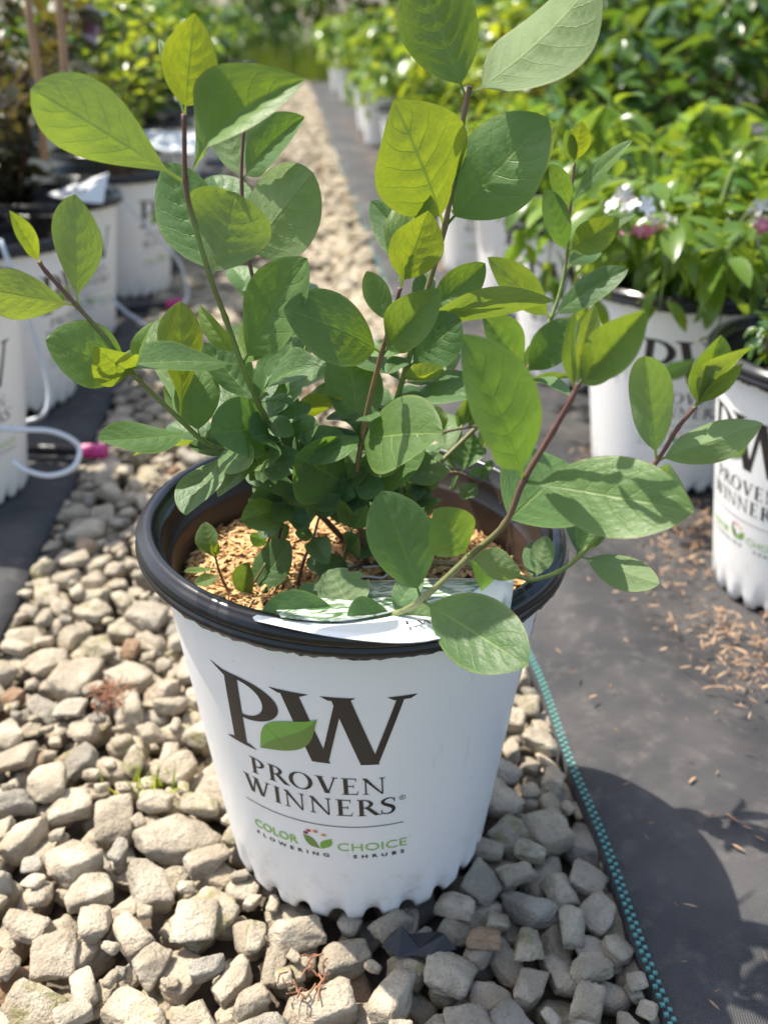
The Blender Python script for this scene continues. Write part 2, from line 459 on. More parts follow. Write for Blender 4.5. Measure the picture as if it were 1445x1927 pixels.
rocks_mid = [rock_shape(100 + i, 3) for i in range(N_ROCK)]
rocks_lo = [rock_shape(300 + i, 2) for i in range(10)]
rock_me = []
for P, F in rocks_hi:
    o = fastmesh('stone', P, F, M_stone); rock_me.append(o.data); bpy.data.objects.remove(o)
CELL = 0.003
X0, Y0, X1, Y1 = -0.56, 0.26, 0.24, 2.0
GX, GY = int((X1 - X0) / CELL), int((Y1 - Y0) / CELL)
hf = np.full((GX, GY), -0.036)
gx = X0 + (np.arange(GX) + .5) * CELL; gy = Y0 + (np.arange(GY) + .5) * CELL
XX, YY = np.meshgrid(gx, gy, indexing='ij')
under_pot = (XX - POT.x) ** 2 + (YY - POT.y) ** 2 < 0.094 ** 2
placed = []
def rotmat(rz, tilt, az):
    return np.array((Matrix.Rotation(rz, 3, 'Z') @ Matrix.Rotation(tilt, 3, Vector((math.cos(az), math.sin(az), 0)))))
def drop(size, maxtop, tries, potted=True):
    best = None
    vi = int(rng.integers(N_ROCK)); Rm = rotmat(rng.uniform(0, 6.28), abs(rng.normal(0, 0.28)), rng.uniform(0, 6.28))
    P = rocks_mid[vi][0] @ Rm.T * size
    hw = int(math.ceil(np.abs(P[:, :2]).max() / CELL)) + 1
    low = np.full((2 * hw + 1, 2 * hw + 1), 9.0); high = np.full_like(low, -9.0)
    ix = np.round(P[:, 0] / CELL).astype(int) + hw; iy = np.round(P[:, 1] / CELL).astype(int) + hw
    np.minimum.at(low, (ix, iy), P[:, 2]); np.maximum.at(high, (ix, iy), P[:, 2])
    for _ in range(2):                              # close the holes in the rasterised stone
        for A, f in ((low, np.minimum), (high, np.maximum)):
            B = A.copy()
            for dx, dy in ((1, 0), (-1, 0), (0, 1), (0, -1)):
                S = np.roll(A, (dx, dy), (0, 1)); emp = np.abs(A) > 8
                B = np.where(emp & (np.abs(S) < 8), np.where(np.abs(B) > 8, S, f(B, S)), B)
            if _ == 0: A[:] = B
    ok = low < 8
    for _ in range(tries):
        y = Y0 + 0.03 + (Y1 - Y0 - 0.06) * rng.random() ** 1.25
        x = rng.uniform(ledge(y) - 0.004, redge(y) + 0.004)
        if potted and math.hypot(x - POT.x, y - POT.y) < 0.094 + size * 0.45: continue
        mt = min(maxtop, -0.007) if min(x - ledge(y), redge(y) - x) < size * 0.9 else maxtop
        cx, cy = int((x - X0) / CELL), int((y - Y0) / CELL)
        if cx - hw < 0 or cy - hw < 0 or cx + hw >= GX or cy + hw >= GY: continue
        H = hf[cx - hw:cx + hw + 1, cy - hw:cy + hw + 1]
        gap = (H - low)[ok]
        g = gap[gap < 3]
        if len(g) < 0.55 * len(gap): continue
        z = np.partition(g, -max(1, len(g) // 9))[-max(1, len(g) // 9)]     # rests on its highest contacts, bedded in a little
        top = z + P[:, 2].max()
        sc = z + 0.35 * P[:, 2].max()
        if top < mt and (best is None or sc < best[0]): best = (sc, x, y, z, cx, cy)
    if best is None: return
    _, x, y, z, cx, cy = best
    S = (slice(cx - hw, cx + hw + 1), slice(cy - hw, cy + hw + 1))
    nh = np.where(ok & (hf[S] < 3), np.maximum(hf[S], z + high), hf[S]); hf[S] = nh
    placed.append((vi, Rm, size, x, y, z, z + P[:, 2].max()))
for i in range(1100): drop(rng.uniform(0.014, 0.024), -0.003, 5, False)
hf[under_pot] = 5.0
for i in range(1500): drop(float(np.clip(rng.lognormal(math.log(0.0200), 0.30), 0.011, 0.034)), 0.013, 26)
for i in range(2600): drop(rng.uniform(0.006, 0.014), 0.006, 24)
# the three hundred stones that show largest are stones of their own
def score(s):
    vi, Rm, size, x, y, z, top = s
    px, py, d = project((x, y, top))
    if not (-60 < px < 1505 and -60 < py < 1990): return 0
    cx, cy = int((x - X0) / CELL), int((y - Y0) / CELL)
    vis = 1.0 if top >= hf[cx, cy] - 0.003 else 0.25
    return vis * (size / d) ** 2 * (1 if top > -0.016 else 0.4)
order = sorted(range(len(placed)), key=lambda i: -score(placed[i]))
big = set(order[:300])
SVs, SFs, nb = [], [], 0
for i, (vi, Rm, size, x, y, z, top) in enumerate(placed):
    if i in big:
        o = bpy.data.objects.new('stone', rock_me[vi]); link(o, path)
        m = Matrix(Rm.tolist()).to_4x4() @ Matrix.Scale(size, 4); m.translation = (x, y, z); o.matrix_world = m
    else:
        P, F = rocks_mid[vi]
        SVs.append(P @ Rm.T * size + np.array([x, y, z])); SFs.append(F + nb); nb += len(P)
for k in range(5600):                               # the path runs on: stones too small to pick apart
    y = 1.95 + 12.5 * rng.random() ** 1.9
    x = rng.uniform(ledge(y), redge(y)); size = rng.uniform(0.014, 0.030)
    if y < 2.6 and k % 2: x = rng.uniform(ledge(y), redge(y))
    P, F = rocks_lo[k % 10]
    SVs.append(P @ rotmat(rng.uniform(0, 6.28), rng.normal(0, .4), 0).T * size + np.array([x, y, rng.uniform(-0.028, -0.004)])); SFs.append(F + nb); nb += len(P)
tag(fastmesh('stone', np.vstack(SVs), np.vstack(SFs), M_stone, path), kind='stuff')

# ------------------------------------------------------------------ lettering
def q_rect(x0, y0, x1, y1): return [[(x0, y0), (x1, y0), (x1, y1), (x0, y1)]]
def q_arc(cx, cy, ro, ri, a0, a1, n=18):            # ro, ri = (rx, ry) of outer and inner ellipse
    out = []
    for i in range(n):
        s, e = R(a0 + (a1 - a0) * i / n), R(a0 + (a1 - a0) * (i + 1) / n)
        f = lambda r, a: (cx + r[0] * math.cos(a), cy + r[1] * math.sin(a))
        out.append([f(ri, s), f(ro, s), f(ro, e), f(ri, e)])
    return out
def q_diag(xb, xt, w, y0=0.0, y1=1.0): return [[(xb - w / 2, y0), (xb + w / 2, y0), (xt + w / 2, y1), (xt - w / 2, y1)]]
def serif(xc, hw, y, up=1): return [[(xc - hw, y), (xc + hw, y), (xc + hw * .55, y + .05 * up), (xc - hw * .55, y + .05 * up)]]
def q_path(pts, ws):
    out = []; L = []
    P = smooth_path([(a, b, 0) for a, b in pts], 5); n = len(P)
    for i, p in enumerate(P):
        t = P[min(i + 1, n - 1)] - P[max(i - 1, 0)]; t.normalize()
        f = i / (n - 1) * (len(ws) - 1); k = min(int(f), len(ws) - 2); w = ws[k] + (ws[k + 1] - ws[k]) * (f - k)
        L.append(((p.x - t.y * -w / 2, p.y + t.x * -w / 2), (p.x + t.y * -w / 2, p.y - t.x * -w / 2)))
    for a, b in zip(L, L[1:]): out.append([a[0], a[1], b[1], b[0]])
    return out
def glyph(c):
    T = 0.155
    if c == 'P': return 0.70, q_rect(.12, 0, .12 + T, 1) + serif(.2, .19, 0) + [[(-.06, 1.04), (.12, .93), (.13, 1), (.1, 1.0)]] + q_arc(.275, .715, (.40, .285), (.245, .235), -90, 90)
    if c == 'R': return 0.80, q_rect(.12, 0, .12 + T, 1) + serif(.2, .19, 0) + serif(.15, .13, 1, -1) + q_arc(.275, .735, (.36, .265), (.215, .215), -90, 90) + [[(.33, .49), (.50, .52), (.86, .03), (.68, .0)]] + q_rect(.70, 0, .92, .04)
    if c == 'O': return 0.96, q_arc(.46, .5, (.46, .52), (.295, .475), 0, 360, 36)
    if c == 'E': return 0.66, q_rect(.1, 0, .1 + T, 1) + q_rect(.255, 0, .60, .05) + q_rect(.255, .95, .57, 1) + q_rect(.255, .49, .47, .54) + q_rect(.02, 0, .1, .04) + q_rect(.02, .96, .1, 1) + [[(.56, .05), (.60, .05), (.63, .23), (.61, .23)], [(.53, .81), (.55, .81), (.57, .95), (.53, .95)], [(.445, .41), (.47, .41), (.47, .62), (.445, .62)]]
    if c == 'I': return 0.36, q_rect(.1, 0, .1 + T, 1) + serif(.178, .16, 0) + serif(.178, .16, 1, -1)
    if c == 'N': return 0.92, q_rect(.12, 0, .175, .93) + q_rect(.72, .02, .775, 1) + [[(.02, 1), (.19, 1), (.775, .0), (.72, -.03)]] + serif(.147, .13, 0) + serif(.748, .13, 1, -1)
    if c == 'V': return 0.82, q_diag(.40, .13, T + .02) + q_diag(.43, .69, .06) + serif(.13, .19, 1, -1) + serif(.70, .14, 1, -1)
    if c == 'W': return 1.28, q_diag(.38, .13, T + .02) + q_diag(.41, .60, .075) + q_diag(.84, .60, T + .02) + q_diag(.88, 1.15, .07) + serif(.13, .19, 1, -1) + serif(.58, .16, 1, -1) + serif(1.16, .14, 1, -1)
    if c == 'S': return 0.62, q_path([(.53, .80), (.46, .96), (.28, .985), (.12, .86), (.12, .70), (.28, .56), (.44, .44), (.50, .27), (.42, .08), (.24, .02), (.08, .09), (.05, .26)], [.03, .05, .07, .12, .15, .17, .17, .14, .10, .06, .05, .03]) + [[(.52, .72), (.55, .72), (.56, 1), (.53, .98)], [(.03, 0), (.06, .02), (.07, .3), (.04, .3)]]
    return .4, []
def serif_text(txt, x0, x1, y0, y1, gap=0.06):
    gl = [glyph(c) for c in txt]; tot = sum(w for w, _ in gl) + gap * (len(gl) - 1)
    sx, sy = (x1 - x0) / tot, (y1 - y0); x = 0; out = []
    for w, qs in gl:
        out += [[(x0 + (x + a) * sx, y0 + b * sy) for a, b in q] for q in qs]; x += w + gap
    return out
def sub_quads(quads, step):
    """quads in flat print space -> verts (u, v, layer), faces, cut small enough to follow a curved wall"""
    V, F = [], []
    for li, q in enumerate(quads):
        a, b, c, d = [Vector((p[0], p[1])) for p in q]
        n = max(1, int(math.ceil(max((b - a).length, (c - d).length) / step))); m = max(1, int(math.ceil(max((d - a).length, (c - b).length) / step)))
        b0 = len(V)
        for j in range(m + 1):
            for i in range(n + 1):
                p = a.lerp(b, i / n).lerp(d.lerp(c, i / n), j / m); V.append((p.x, p.y, (li % 5) * 0.00002))
        for j in range(m):
            for i in range(n):
                k = b0 + j * (n + 1) + i; F.append((k, k + 1, k + n + 2, k + n + 1))
    return V, F
def sans_text(txt, x0, x1, y0, y1, heavy=0.0, space=1.0):
    cu = bpy.data.curves.new('t', 'FONT'); cu.body = txt; cu.space_character = space; cu.offset = heavy; cu.resolution_u = 3
    o = bpy.data.objects.new('t', cu); col.objects.link(o)
    dg = bpy.context.evaluated_depsgraph_get(); me = bpy.data.meshes.new_from_object(o.evaluated_get(dg))
    bm = bmesh.new(); bm.from_mesh(me); bmesh.ops.triangulate(bm, faces=bm.faces)
    V = np.array([v.co[:] for v in bm.verts]); F = [tuple(v.index for v in f.verts) for f in bm.faces]
    bm.free(); bpy.data.objects.remove(o); bpy.data.curves.remove(cu); bpy.data.meshes.remove(me)
    lo, hi = V.min(0), V.max(0)
    V[:, 0] = x0 + (V[:, 0] - lo[0]) / (hi[0] - lo[0]) * (x1 - x0); V[:, 1] = y0 + (V[:, 1] - lo[1]) / (hi[1] - lo[1]) * (y1 - y0)
    return [tuple(v) for v in V], F
def blade(x0, y0, x1, y1, w0, w1, n=14):            # leaf emblem half: from the tail (x0,y0) to the tip (x1,y1), bulging w0..w1 to one side
    a, b = Vector((x0, y0)), Vector((x1, y1)); d = b - a; nrm = Vector((-d.y, d.x)).normalized(); out = []
    f = lambda t, w: (a + d * t + nrm * (w * math.sin(math.pi * t ** 0.92) ** 1.2 + 0.03 * d.length * math.sin(2 * math.pi * t)))
    for i in range(n):
        s, e = i / n, (i + 1) / n
        out.append([tuple(f(s, w0)), tuple(f(e, w0)), tuple(f(e, w1)), tuple(f(s, w1))])
    return out

# ------------------------------------------------------------------ nursery pot
PH, RT, RB = 0.266, 0.1325, 0.099
def body_r(z): return RB + (RT - RB) * (z / PH)
def wall_r(th, z): return body_r(z) + 0.0009 * noise.noise(Vector((math.cos(th) * 2, math.sin(th) * 2, z * 12)))
def shear(p, k=0.0): return p
def make_pot(name, skew):
    """white thick walled pot with a black rolled rim, scalloped foot and printed logos"""
    root = empty(name, (0, 0, 0))
    def warp(p):
        x, y, z = p
        return (x, y, z - x * skew * (z / PH - 0.25))
    seg = 240
    rows = [(-1, 0.0)] + [(0, f) for f in np.linspace(0, 1, 15)]
    V, F = [], []
    zs = np.concatenate([[0.0, 0.004, 0.009, 0.014, 0.02, 0.03], np.linspace(0.045, PH, 12)])
    nz_ = len(zs)
    for i, z in enumerate(zs):
        for k in range(seg):
            th = 2 * math.pi * k / seg
            r = wall_r(th, z)
            ph = (th * 24 / (2 * math.pi)) % 1.0
            notch = max(0.0, 1 - ((ph - .5) / 0.27) ** 2) ** 0.5 if abs(ph - .5) < 0.27 else 0.0
            lift = 0.0065 * notch
            zz = z if z > 0.03 else lift * (1 - z / 0.03) + z
            if z < 0.03: r -= 0.0035 * notch * (1 - z / 0.03) + 0.004 * max(0, 1 - z / 0.012) ** 2
            V.append(warp((r * math.cos(th), r * math.sin(th), zz)))
        if i:
            for k in range(seg):
                k2 = (k + 1) % seg
                F.append(((i - 1) * seg + k, (i - 1) * seg + k2, i * seg + k2, i * seg + k))
    b0 = len(V)                                    # floor, set in behind the scallops
    for r, z in ((RB - 0.009, 0.009), (0.02, 0.010)):
        for k in range(seg):
            th = 2 * math.pi * k / seg; V.append(warp((r * math.cos(th), r * math.sin(th), z)))
    for k in range(seg):
        k2 = (k + 1) % seg; F.append((k, b0 + k, b0 + k2, k2)); F.append((b0 + k, b0 + seg + k, b0 + seg + k2, b0 + k2))
    body = meshobj('body', V, F, M_pot, root)
    rr = random.Random(3)
    def rimfn(p, i, th):
        x, y, z = p; f = 1.0
        if i in (1, 2): z += rr.uniform(-0.0009, 0.0009); f = 1 + rr.uniform(-0.004, 0.004)
        dent = 0.0032 * math.exp(-((th - 3.05) / 0.13) ** 2) if 11 <= i <= 17 else 0
        f -= dent * 5 * (i - 11) / 6 if dent else 0
        return warp((x * f, y * f, z))
    prof = [(0.1305, 0.2640), (0.1400, 0.2632), (0.1432, 0.2605), (0.1446, 0.2630), (0.1450, 0.2665), (0.1436, 0.2674), (0.1436, 0.2684), (0.1443, 0.2692), (0.1440, 0.2728), (0.1422, 0.2758), (0.1408, 0.2762), (0.1400, 0.2776), (0.1375, 0.2792), (0.1342, 0.2788), (0.1328, 0.2765), (0.1318, 0.2715), (0.1288, 0.2700), (0.1278, 0.2675)]
    rim = lathe('rim', prof, M_rim, root, 240, rimfn)
    prof2 = [(0.1278, 0.2675), (0.1262, 0.2540), (0.1235, 0.2520), (0.1225, 0.2500), (0.1195, 0.2150), (0.1150, 0.1900)]
    lathe('lining', prof2, M_inner, root, 96, lambda p, i, th: warp(p))
    # prints: three times round the wall
    def wrap(V, az, zoff=0.0, off=0.00032):
        out = []
        for u, v, l in V:
            z = v; th = az + u / (body_r(z) * 1.01); r = wall_r(th - math.pi / 2, z) + off + l
            out.append(warp((r * math.sin(th), -r * math.cos(th), z)))
        return out
    def put(name, VF, mat, az, lab=None):
        V, F = VF; o = meshobj(name, wrap(V, az), F, mat, body, smooth=True)
        if lab: o['label'] = lab
        return o
    for az in (R(-12), R(101), R(222)):
        s = 0.0045
        q = serif_text('P', -0.065, -0.0165, 0.1610, 0.2210) + serif_text('W', -0.0190, 0.0670, 0.1645, 0.2215)
        put('lettering', sub_quads(q, s), M_ink, az)
        em = blade(-0.0350, 0.1650, 0.0065, 0.2020, 0.0, 0.0125); em2 = blade(-0.0350, 0.1650, 0.0065, 0.2020, -0.0125, 0.0)
        lv = put('leaf_emblem', sub_quads([[(a, b) for a, b in q_] for q_ in em], s), M_green1, az)
        lw = put('leaf_emblem', sub_quads(em2, s), M_green2, az)
        for o in (lv, lw):
            for v in o.data.vertices:
                rxy = math.hypot(v.co.x, v.co.y); f = (rxy + 0.0002) / rxy; v.co.x *= f; v.co.y *= f
        put('lettering', sub_quads(serif_text('PROVEN', -0.0465, 0.0475, 0.1370, 0.1520, .09), s), M_ink, az)
        put('lettering', sub_quads(serif_text('WINNERS', -0.0545, 0.0535, 0.1165, 0.1320, .09), s), M_ink, az)
        put('lettering', sub_quads(q_arc(.0575, .1300, (.0022, .0022), (.0018, .0018), 0, 360, 20), s), M_ink, az)
        V, F = sans_text('R', .0567, .0584, .1289, .1311); put('lettering', (V, F), M_ink, az)
        put('rule_line', sub_quads([[(-.056, .1050), (.058, .1050), (.058, .1057), (-.056, .1057)]], .003), M_ink, az)
        V, F = sans_text('COLOR', -0.0510, -0.0150, 0.0805, 0.0885, 0.022); put('lettering', (V, F), M_lime, az)
        V, F = sans_text('CHOICE', 0.0125, 0.0600, 0.0805, 0.0885); put('lettering', (V, F), M_lime, az)
        V, F = sans_text('FLOWERING   SHRUBS', -0.0500, 0.0580, 0.0728, 0.0765, 0.03, 1.9); put('lettering', (V, F), M_ink, az)
        put('flower_emblem', sub_quads(blade(-.0110, .0925, .0010, .0808, -.0040, .0028), s), M_green2, az)
        put('flower_emblem', sub_quads(blade(.0014, .0806, .0090, .0925, -.0034, .0036), s), M_green1, az)
        for u, v, m in ((-.0088, .0945, M_crim), (-.0066, .0972, M_red), (-.0018, .0976, M_orng), (.0038, .0952, M_yelo)):
            put('flower_emblem', sub_quads(q_arc(u, v, (.0019, .0013), (.0001, .0001), 0, 360, 12), s), m, az)
        V, F = sans_text('o', .0612, .0624, .0876, .0888); put('lettering', (V, F), M_lime, az)
    return root

hero = make_pot('nursery_pot', 0.055)
hero.location = POT; hero.rotation_euler = (0, 0, 0)
tag(hero, 'large white printed nursery pot with black rim standing on the gravel path', 'pot')
proto = make_pot('nursery_pot', 0.0)
soil = lathe('soil', [(0.1190, 0.221), (0.1000, 0.228), (0.06, 0.235), (0.0005, 0.237)], M_soil, proto, 40, lambda p, i, th: (p[0], p[1], p[2] + 0.004 * noise.noise(Vector((p[0] * 40, p[1] * 40, 1)))))

# ------------------------------------------------------------------ mulch in the hero pot
def shreds(n, place, lo, hi, wid, lift):
    Vs, Fs = [], []
    tmpl = np.array([[-.5, 0, 0], [-.18, -.5, .25], [-.18, .5, .25], [.2, -.45, .3], [.2, .45, .3], [.5, 0, .05], [0, 0, .9]])
    tf = np.array([[0, 1, 6], [0, 6, 2], [1, 3, 6], [2, 6, 4], [3, 5, 6], [4, 6, 5]])
    for k in range(n):
        x, y, z = place()
        L = rng.uniform(lo, hi); W = L * rng.uniform(.14, .26) * wid
        P = tmpl * np.array([L, W, W * .55])
        a, b, c = rng.uniform(0, 6.28), rng.normal(0, lift), rng.normal(0, .5)
        Rm = np.array(Matrix.Rotation(a, 3, 'Z') @ Matrix.Rotation(b, 3, 'Y') @ Matrix.Rotation(c, 3, 'X'))
        Vs.append(P @ Rm.T + np.array([x, y, z])); Fs.append(tf + 7 * k)
    return np.vstack(Vs), np.vstack(Fs)
def mulch_z(x, y):
    r = math.hypot(x, y); return 0.226 + 0.010 * (1 - (r / .12) ** 2) + 0.006 * noise.noise(Vector((x * 28, y * 28, 2))) - 0.05 * x
def mplace():
    r = 0.1185 * math.sqrt(rng.random()); a = rng.uniform(0, 6.283); x, y = r * math.cos(a), r * math.sin(a)
    return POT.x + x, POT.y + y, mulch_z(x, y) + abs(rng.normal(0, .0022))
mulch = empty('hull_mulch', POT)
V, F = shreds(7000, mplace, .007, .0145, 1.0, .28)
V[:, :2] -= np.array(POT[:2])
tag(fastmesh('shred', V, F, M_hull, mulch, smooth=False), kind='stuff')
bedV, bedF = [], []
for i in range(13):
    for k in range(48):
        r = 0.1195 * i / 12 + 1e-4; a = 2 * math.pi * k / 48; x, y = r * math.cos(a), r * math.sin(a)
        bedV.append((x, y, mulch_z(x, y) - 0.001))
        if i: bedF.append(((i - 1) * 48 + k, (i - 1) * 48 + (k + 1) % 48, i * 48 + (k + 1) % 48, i * 48 + k))
meshobj('mulch_bed', bedV, bedF, plain('mulch bed', (0.30, 0.16, 0.07), 0.9, 0.2, 200, 0.5, 0.6, 300), mulch)
tag(mulch, 'tan shredded hull mulch filling the large pot on the gravel', 'mulch', kind='stuff')

# ------------------------------------------------------------------ the honeysuckle in the hero pot
GR, PU, BR, OL = (0.19, 0.26, 0.07), (0.16, 0.075, 0.065), (0.13, 0.085, 0.055), (0.17, 0.17, 0.06)
STEMS = {
 'A': ([(690, 1062, .585), (670, 930, .58), (686, 800, .57), (717, 670, .555), (735, 610, .55), (753, 542, .545)], .0021, .0012, [BR, (.22, .17, .09), (.24, .15, .075), PU, PU]),
 'B': ([(712, 1062, .60), (703, 900, .60), (730, 805, .60), (765, 690, .595), (800, 560, .59), (837, 425, .585), (868, 240, .58), (880, 180, .578), (884, 163, .577)], .0022, .0014, [BR, OL, GR, OL, (.22, .15, .08), (.22, .12, .08), PU]),
 'C': ([(680, 1050, .60), (600, 965, .59), (528, 880, .58), (519, 830, .57), (484, 755, .56), (455, 685, .55), (425, 600, .54), (397, 525, .53), (366, 420, .525), (350, 345, .52), (347, 215, .515)], .0022, .0012, [BR, BR, BR, OL, GR, GR, OL, GR, PU, PU]),
 'S': ([(640, 1000, .64), (560, 760, .66), (500, 600, .66), (467, 480, .66), (455, 345, .66), (459, 245, .66)], .0019, .0010, [BR, BR, PU, PU]),
 'E': ([(600, 965, .58), (520, 878, .565), (470, 870, .56), (430, 852, .55), (383, 830, .54), (340, 790, .53), (250, 703, .52), (200, 637, .515), (146, 576, .51), (88, 512, .505), (75, 493, .5)], .0019, .0011, [BR, BR, OL, GR, OL, OL, PU, PU]),
 'F': ([(676, 1066, .58), (600, 1095, .535), (615, 1150, .49), (680, 1165, .472), (738, 1157, .465), (793, 1128, .455), (880, 1050, .45), (950, 985, .445), (985, 905, .44), (1040, 812, .435), (1075, 750, .43), (1088, 722, .43)], .0022, .0013, [BR, GR, GR, (.2, .22, .09), OL, PU, PU, PU]),
 'G': ([(705, 1058, .58), (880, 1062, .52), (975, 1084, .50), (1000, 1091, .498), (1050, 1076, .495), (1090, 1046, .49), (1150, 980, .485), (1235, 868, .475), (1275, 805, .47), (1308, 766, .465)], .0016, .0011, [BR, OL, GR, GR, PU, PU]),
 'K': ([(728, 1045, .61), (800, 905, .64), (900, 800, .66), (985, 705, .67), (1012, 650, .675), (1036, 600, .68), (1056, 540, .685), (1066, 478, .69), (1072, 390, .695), (1080, 308, .70)], .0019, .0010, [BR, OL, PU, GR, GR, PU, PU]),
 'M': ([(446, 1146, .553), (427, 1108, .55), (413, 1075, .548), (405, 1045, .545)], .0010, .0007, [BR, PU, OL]),
 'Q': ([(446, 1146, .553), (470, 1110, .555), (500, 1060, .56)], .0010, .0007, [BR, PU, OL]),
 'N': ([(520, 1040, .57), (532, 980, .57), (552, 945, .575), (600, 930, .58), (680, 905, .585)], .0012, .0009, [BR, BR, OL]),
 'O': ([(715, 1050, .60), (750, 930, .63), (780, 915, .64), (830, 893, .65), (862, 889, .65), (905, 908, .65)], .0013, .0008, [BR, (.25, .16, .07), (.25, .16, .07), BR]),
 'T': ([(708, 1050, .60), (730, 900, .62), (770, 850, .63), (835, 814, .64), (932, 798, .66)], .0013, .0008, [BR, BR, BR]),
 'P': ([(600, 965, .60), (545, 870, .60), (536, 800, .60), (545, 760, .605), (562, 700, .61), (578, 645, .615)], .0014, .0009, [BR, GR, (.3, .34, .06), (.3, .34, .06)]),
 'V': ([(560, 1100, .555), (572, 1055, .555), (590, 1010, .56), (600, 975, .565)], .0012, .0008, [BR, PU, OL]),
 'X': ([(640, 1085, .57), (650, 1040, .565), (662, 1000, .56)], .0012, .0008, [BR, OL, GR]),
 'Y': ([(490, 1075, .575), (505, 1020, .575), (520, 975, .575)], .0011, .0008, [BR, PU, OL]),
 'U': ([(735, 1045, .59), (745, 990, .595), (742, 930, .60), (730, 880, .60)], .0016, .0012, [BR, BR, OL]),
}
shrub = empty('honeysuckle_shrub', (POT.x + 0.01, POT.y, 0.230))
tag(shrub, 'leafy young shrub with rounded green leaves growing in the large pot', 'shrub')
bpy.context.view_layer.update()
base_v = Vector(shrub.location)
stem_obj = {}; stem_path = {}
for key, (pts, r0, r1, cols) in STEMS.items():
    P = smooth_path([at(*p) for p in pts], 7)
    nodes = len(pts)
    def rad(t, r0=r0, r1=r1, n=nodes):
        nearest = abs(t * (n - 1) - round(t * (n - 1)))
        return (r0 + (r1 - r0) * t) * (1 + 0.22 * max(0, 1 - nearest * 9))
    V, F = tube_data(P, rad, 9)
    o = meshobj('stem', [v - base_v for v in V], F, M_stem, shrub)
    a = o.data.color_attributes.new('Col', 'FLOAT_COLOR', 'POINT'); buf = []
    for i in range(len(V)):
        f = (i // 9) / (len(P) - 1) * (len(cols) - 1); k = min(int(f), len(cols) - 2); f -= k
        buf += [cols[k][c] * (1 - f) + cols[k + 1][c] * f for c in range(3)] + [1]
    a.data.foreach_set('color', buf)
    stem_obj[key] = o; stem_path[key] = P

def leaf_mesh(L, W, fold, curl, wave, seed, p=0.85, q=0.52, nu=30, nv=6, pet=0.10, twist=0.0, bite=0.0):
    """one leaf: stalk at the origin, blade along +Y, upper side +Z"""
    rs = random.Random(seed)
    # centre line
    ys, zs, yy, zz = [], [], 0.0, 0.0
    for i in range(nu + 1):
        ys.append(yy); zs.append(zz)
        a = curl * ((i + .5) / nu - 0.5) * -1
        yy += math.cos(a) / nu; zz += math.sin(a) / nu
    ch = math.atan2(zs[-1], ys[-1]); ln = math.hypot(zs[-1], ys[-1])
    cl = [((y * math.cos(ch) + z * math.sin(ch)) / ln, (-y * math.sin(ch) + z * math.cos(ch)) / ln) for y, z in zip(ys, zs)]
    tm = p / (p + q); mx = tm ** p * (1 - tm) ** q
    V, F, UV = [], [], []
    ph = rs.uniform(0, 6.28); fr = rs.uniform(0.5, 1.1)
    asym = rs.uniform(-0.06, 0.06)
    for i in range(nu + 1):
        t = i / nu; y, z = cl[i]
        s = max(0.0, (t - pet) / (1 - pet))
        w = 0.5 * W * (s ** p * (1 - s) ** q) / mx if 0 < s < 1 else 0.0
        w = max(w, 0.010 * (1 - t) * 1.2 if t < 0.98 else 0.0004)
        fa = fold * min(1.0, s * 2.2 + .15); tw = twist * (t - 0.3)
        for j in range(-nv, nv + 1):
            v = j / nv
            side = 1 + asym * (1 if v > 0 else -1)
            ww = w * abs(v) * side
            if bite and 0.45 < s < 0.95 and abs(v) > .5 and noise.noise(Vector((t * 9, j * .3, seed))) > 0.15: ww *= 1 - bite
            x = math.copysign(ww * math.cos(fa * (1 - .25 * abs(v))), v) if v else 0
            dz = ww * math.sin(fa * (1 - .25 * abs(v)))
            dz += wave * w * 2 * abs(v) ** 2 * math.sin(fr * 6.28 * t + ph + (1.7 if v > 0 else 0))
            dz += 0.022 * W * math.cos(2 * math.pi * 7 * (t - 0.26 * abs(v) ** 1.3)) * min(1, w / W * 3) * (1 - abs(v)) * min(1, abs(v) * 5)
            xr = x * math.cos(tw) - dz * math.sin(tw); zr = x * math.sin(tw) + dz * math.cos(tw)
            V.append((xr * L, y * L, (z + zr) * L)); UV.append((t, (v + 1) / 2))
        if i:
            n = 2 * nv + 1
            for j in range(2 * nv):
                a = (i - 1) * n + j; F.append((a, a + 1, a + n + 1, a + n))
    return V, F, UV
n_leaf = [0]
def L(stem, bx, by, bd, tx, ty, td, wr, n, age, fold=0.27, curl=0.25, wave=0.08, p=0.85, q=None, twist=0.0, bite=0.0):
    """a leaf from its stalk to its tip, placed in space; n = its upper side in right / up / toward-viewer terms"""
    n_leaf[0] += 1
    B, T = at(bx, by, bd), at(tx, ty, td)
    Y = T - B; ln = Y.length; Y.normalize()
    h = camvec(n).normalized(); v = camvec((0, 0, 1)); a = v - Y * v.dot(Y); al = a.length; e1 = a / al; e2 = Y.cross(e1)
    ct = max(-.99, min(.99, h.dot(v) / al)); st = math.sqrt(1 - ct * ct)
    Z = max((e1 * ct + e2 * st, e1 * ct - e2 * st), key=lambda z: z.dot(h)); X = Y.cross(Z)
    if q is None: q = .68 + .26 * age
    rl = random.Random(n_leaf[0] * 7 + 3); fold *= rl.uniform(.9, 1.9); curl *= rl.choice((1, 1, 1, -1)) * rl.uniform(.8, 2.2); twist += rl.uniform(-.45, .45)
    V, F, UV = leaf_mesh(1.0, wr * .90, fold, curl, wave, n_leaf[0], p, q, twist=twist, bite=bite)
    o = meshobj('leaf', [tuple(c * ln for c in v) for v in V], F, M_leaf, stem_obj[stem], uvs=UV)
    m = Matrix((X, Y, Z)).transposed().to_4x4(); m.translation = B - base_v
    o.matrix_local = m
    o.color = (age, random.random(), 0, 1)
    return o
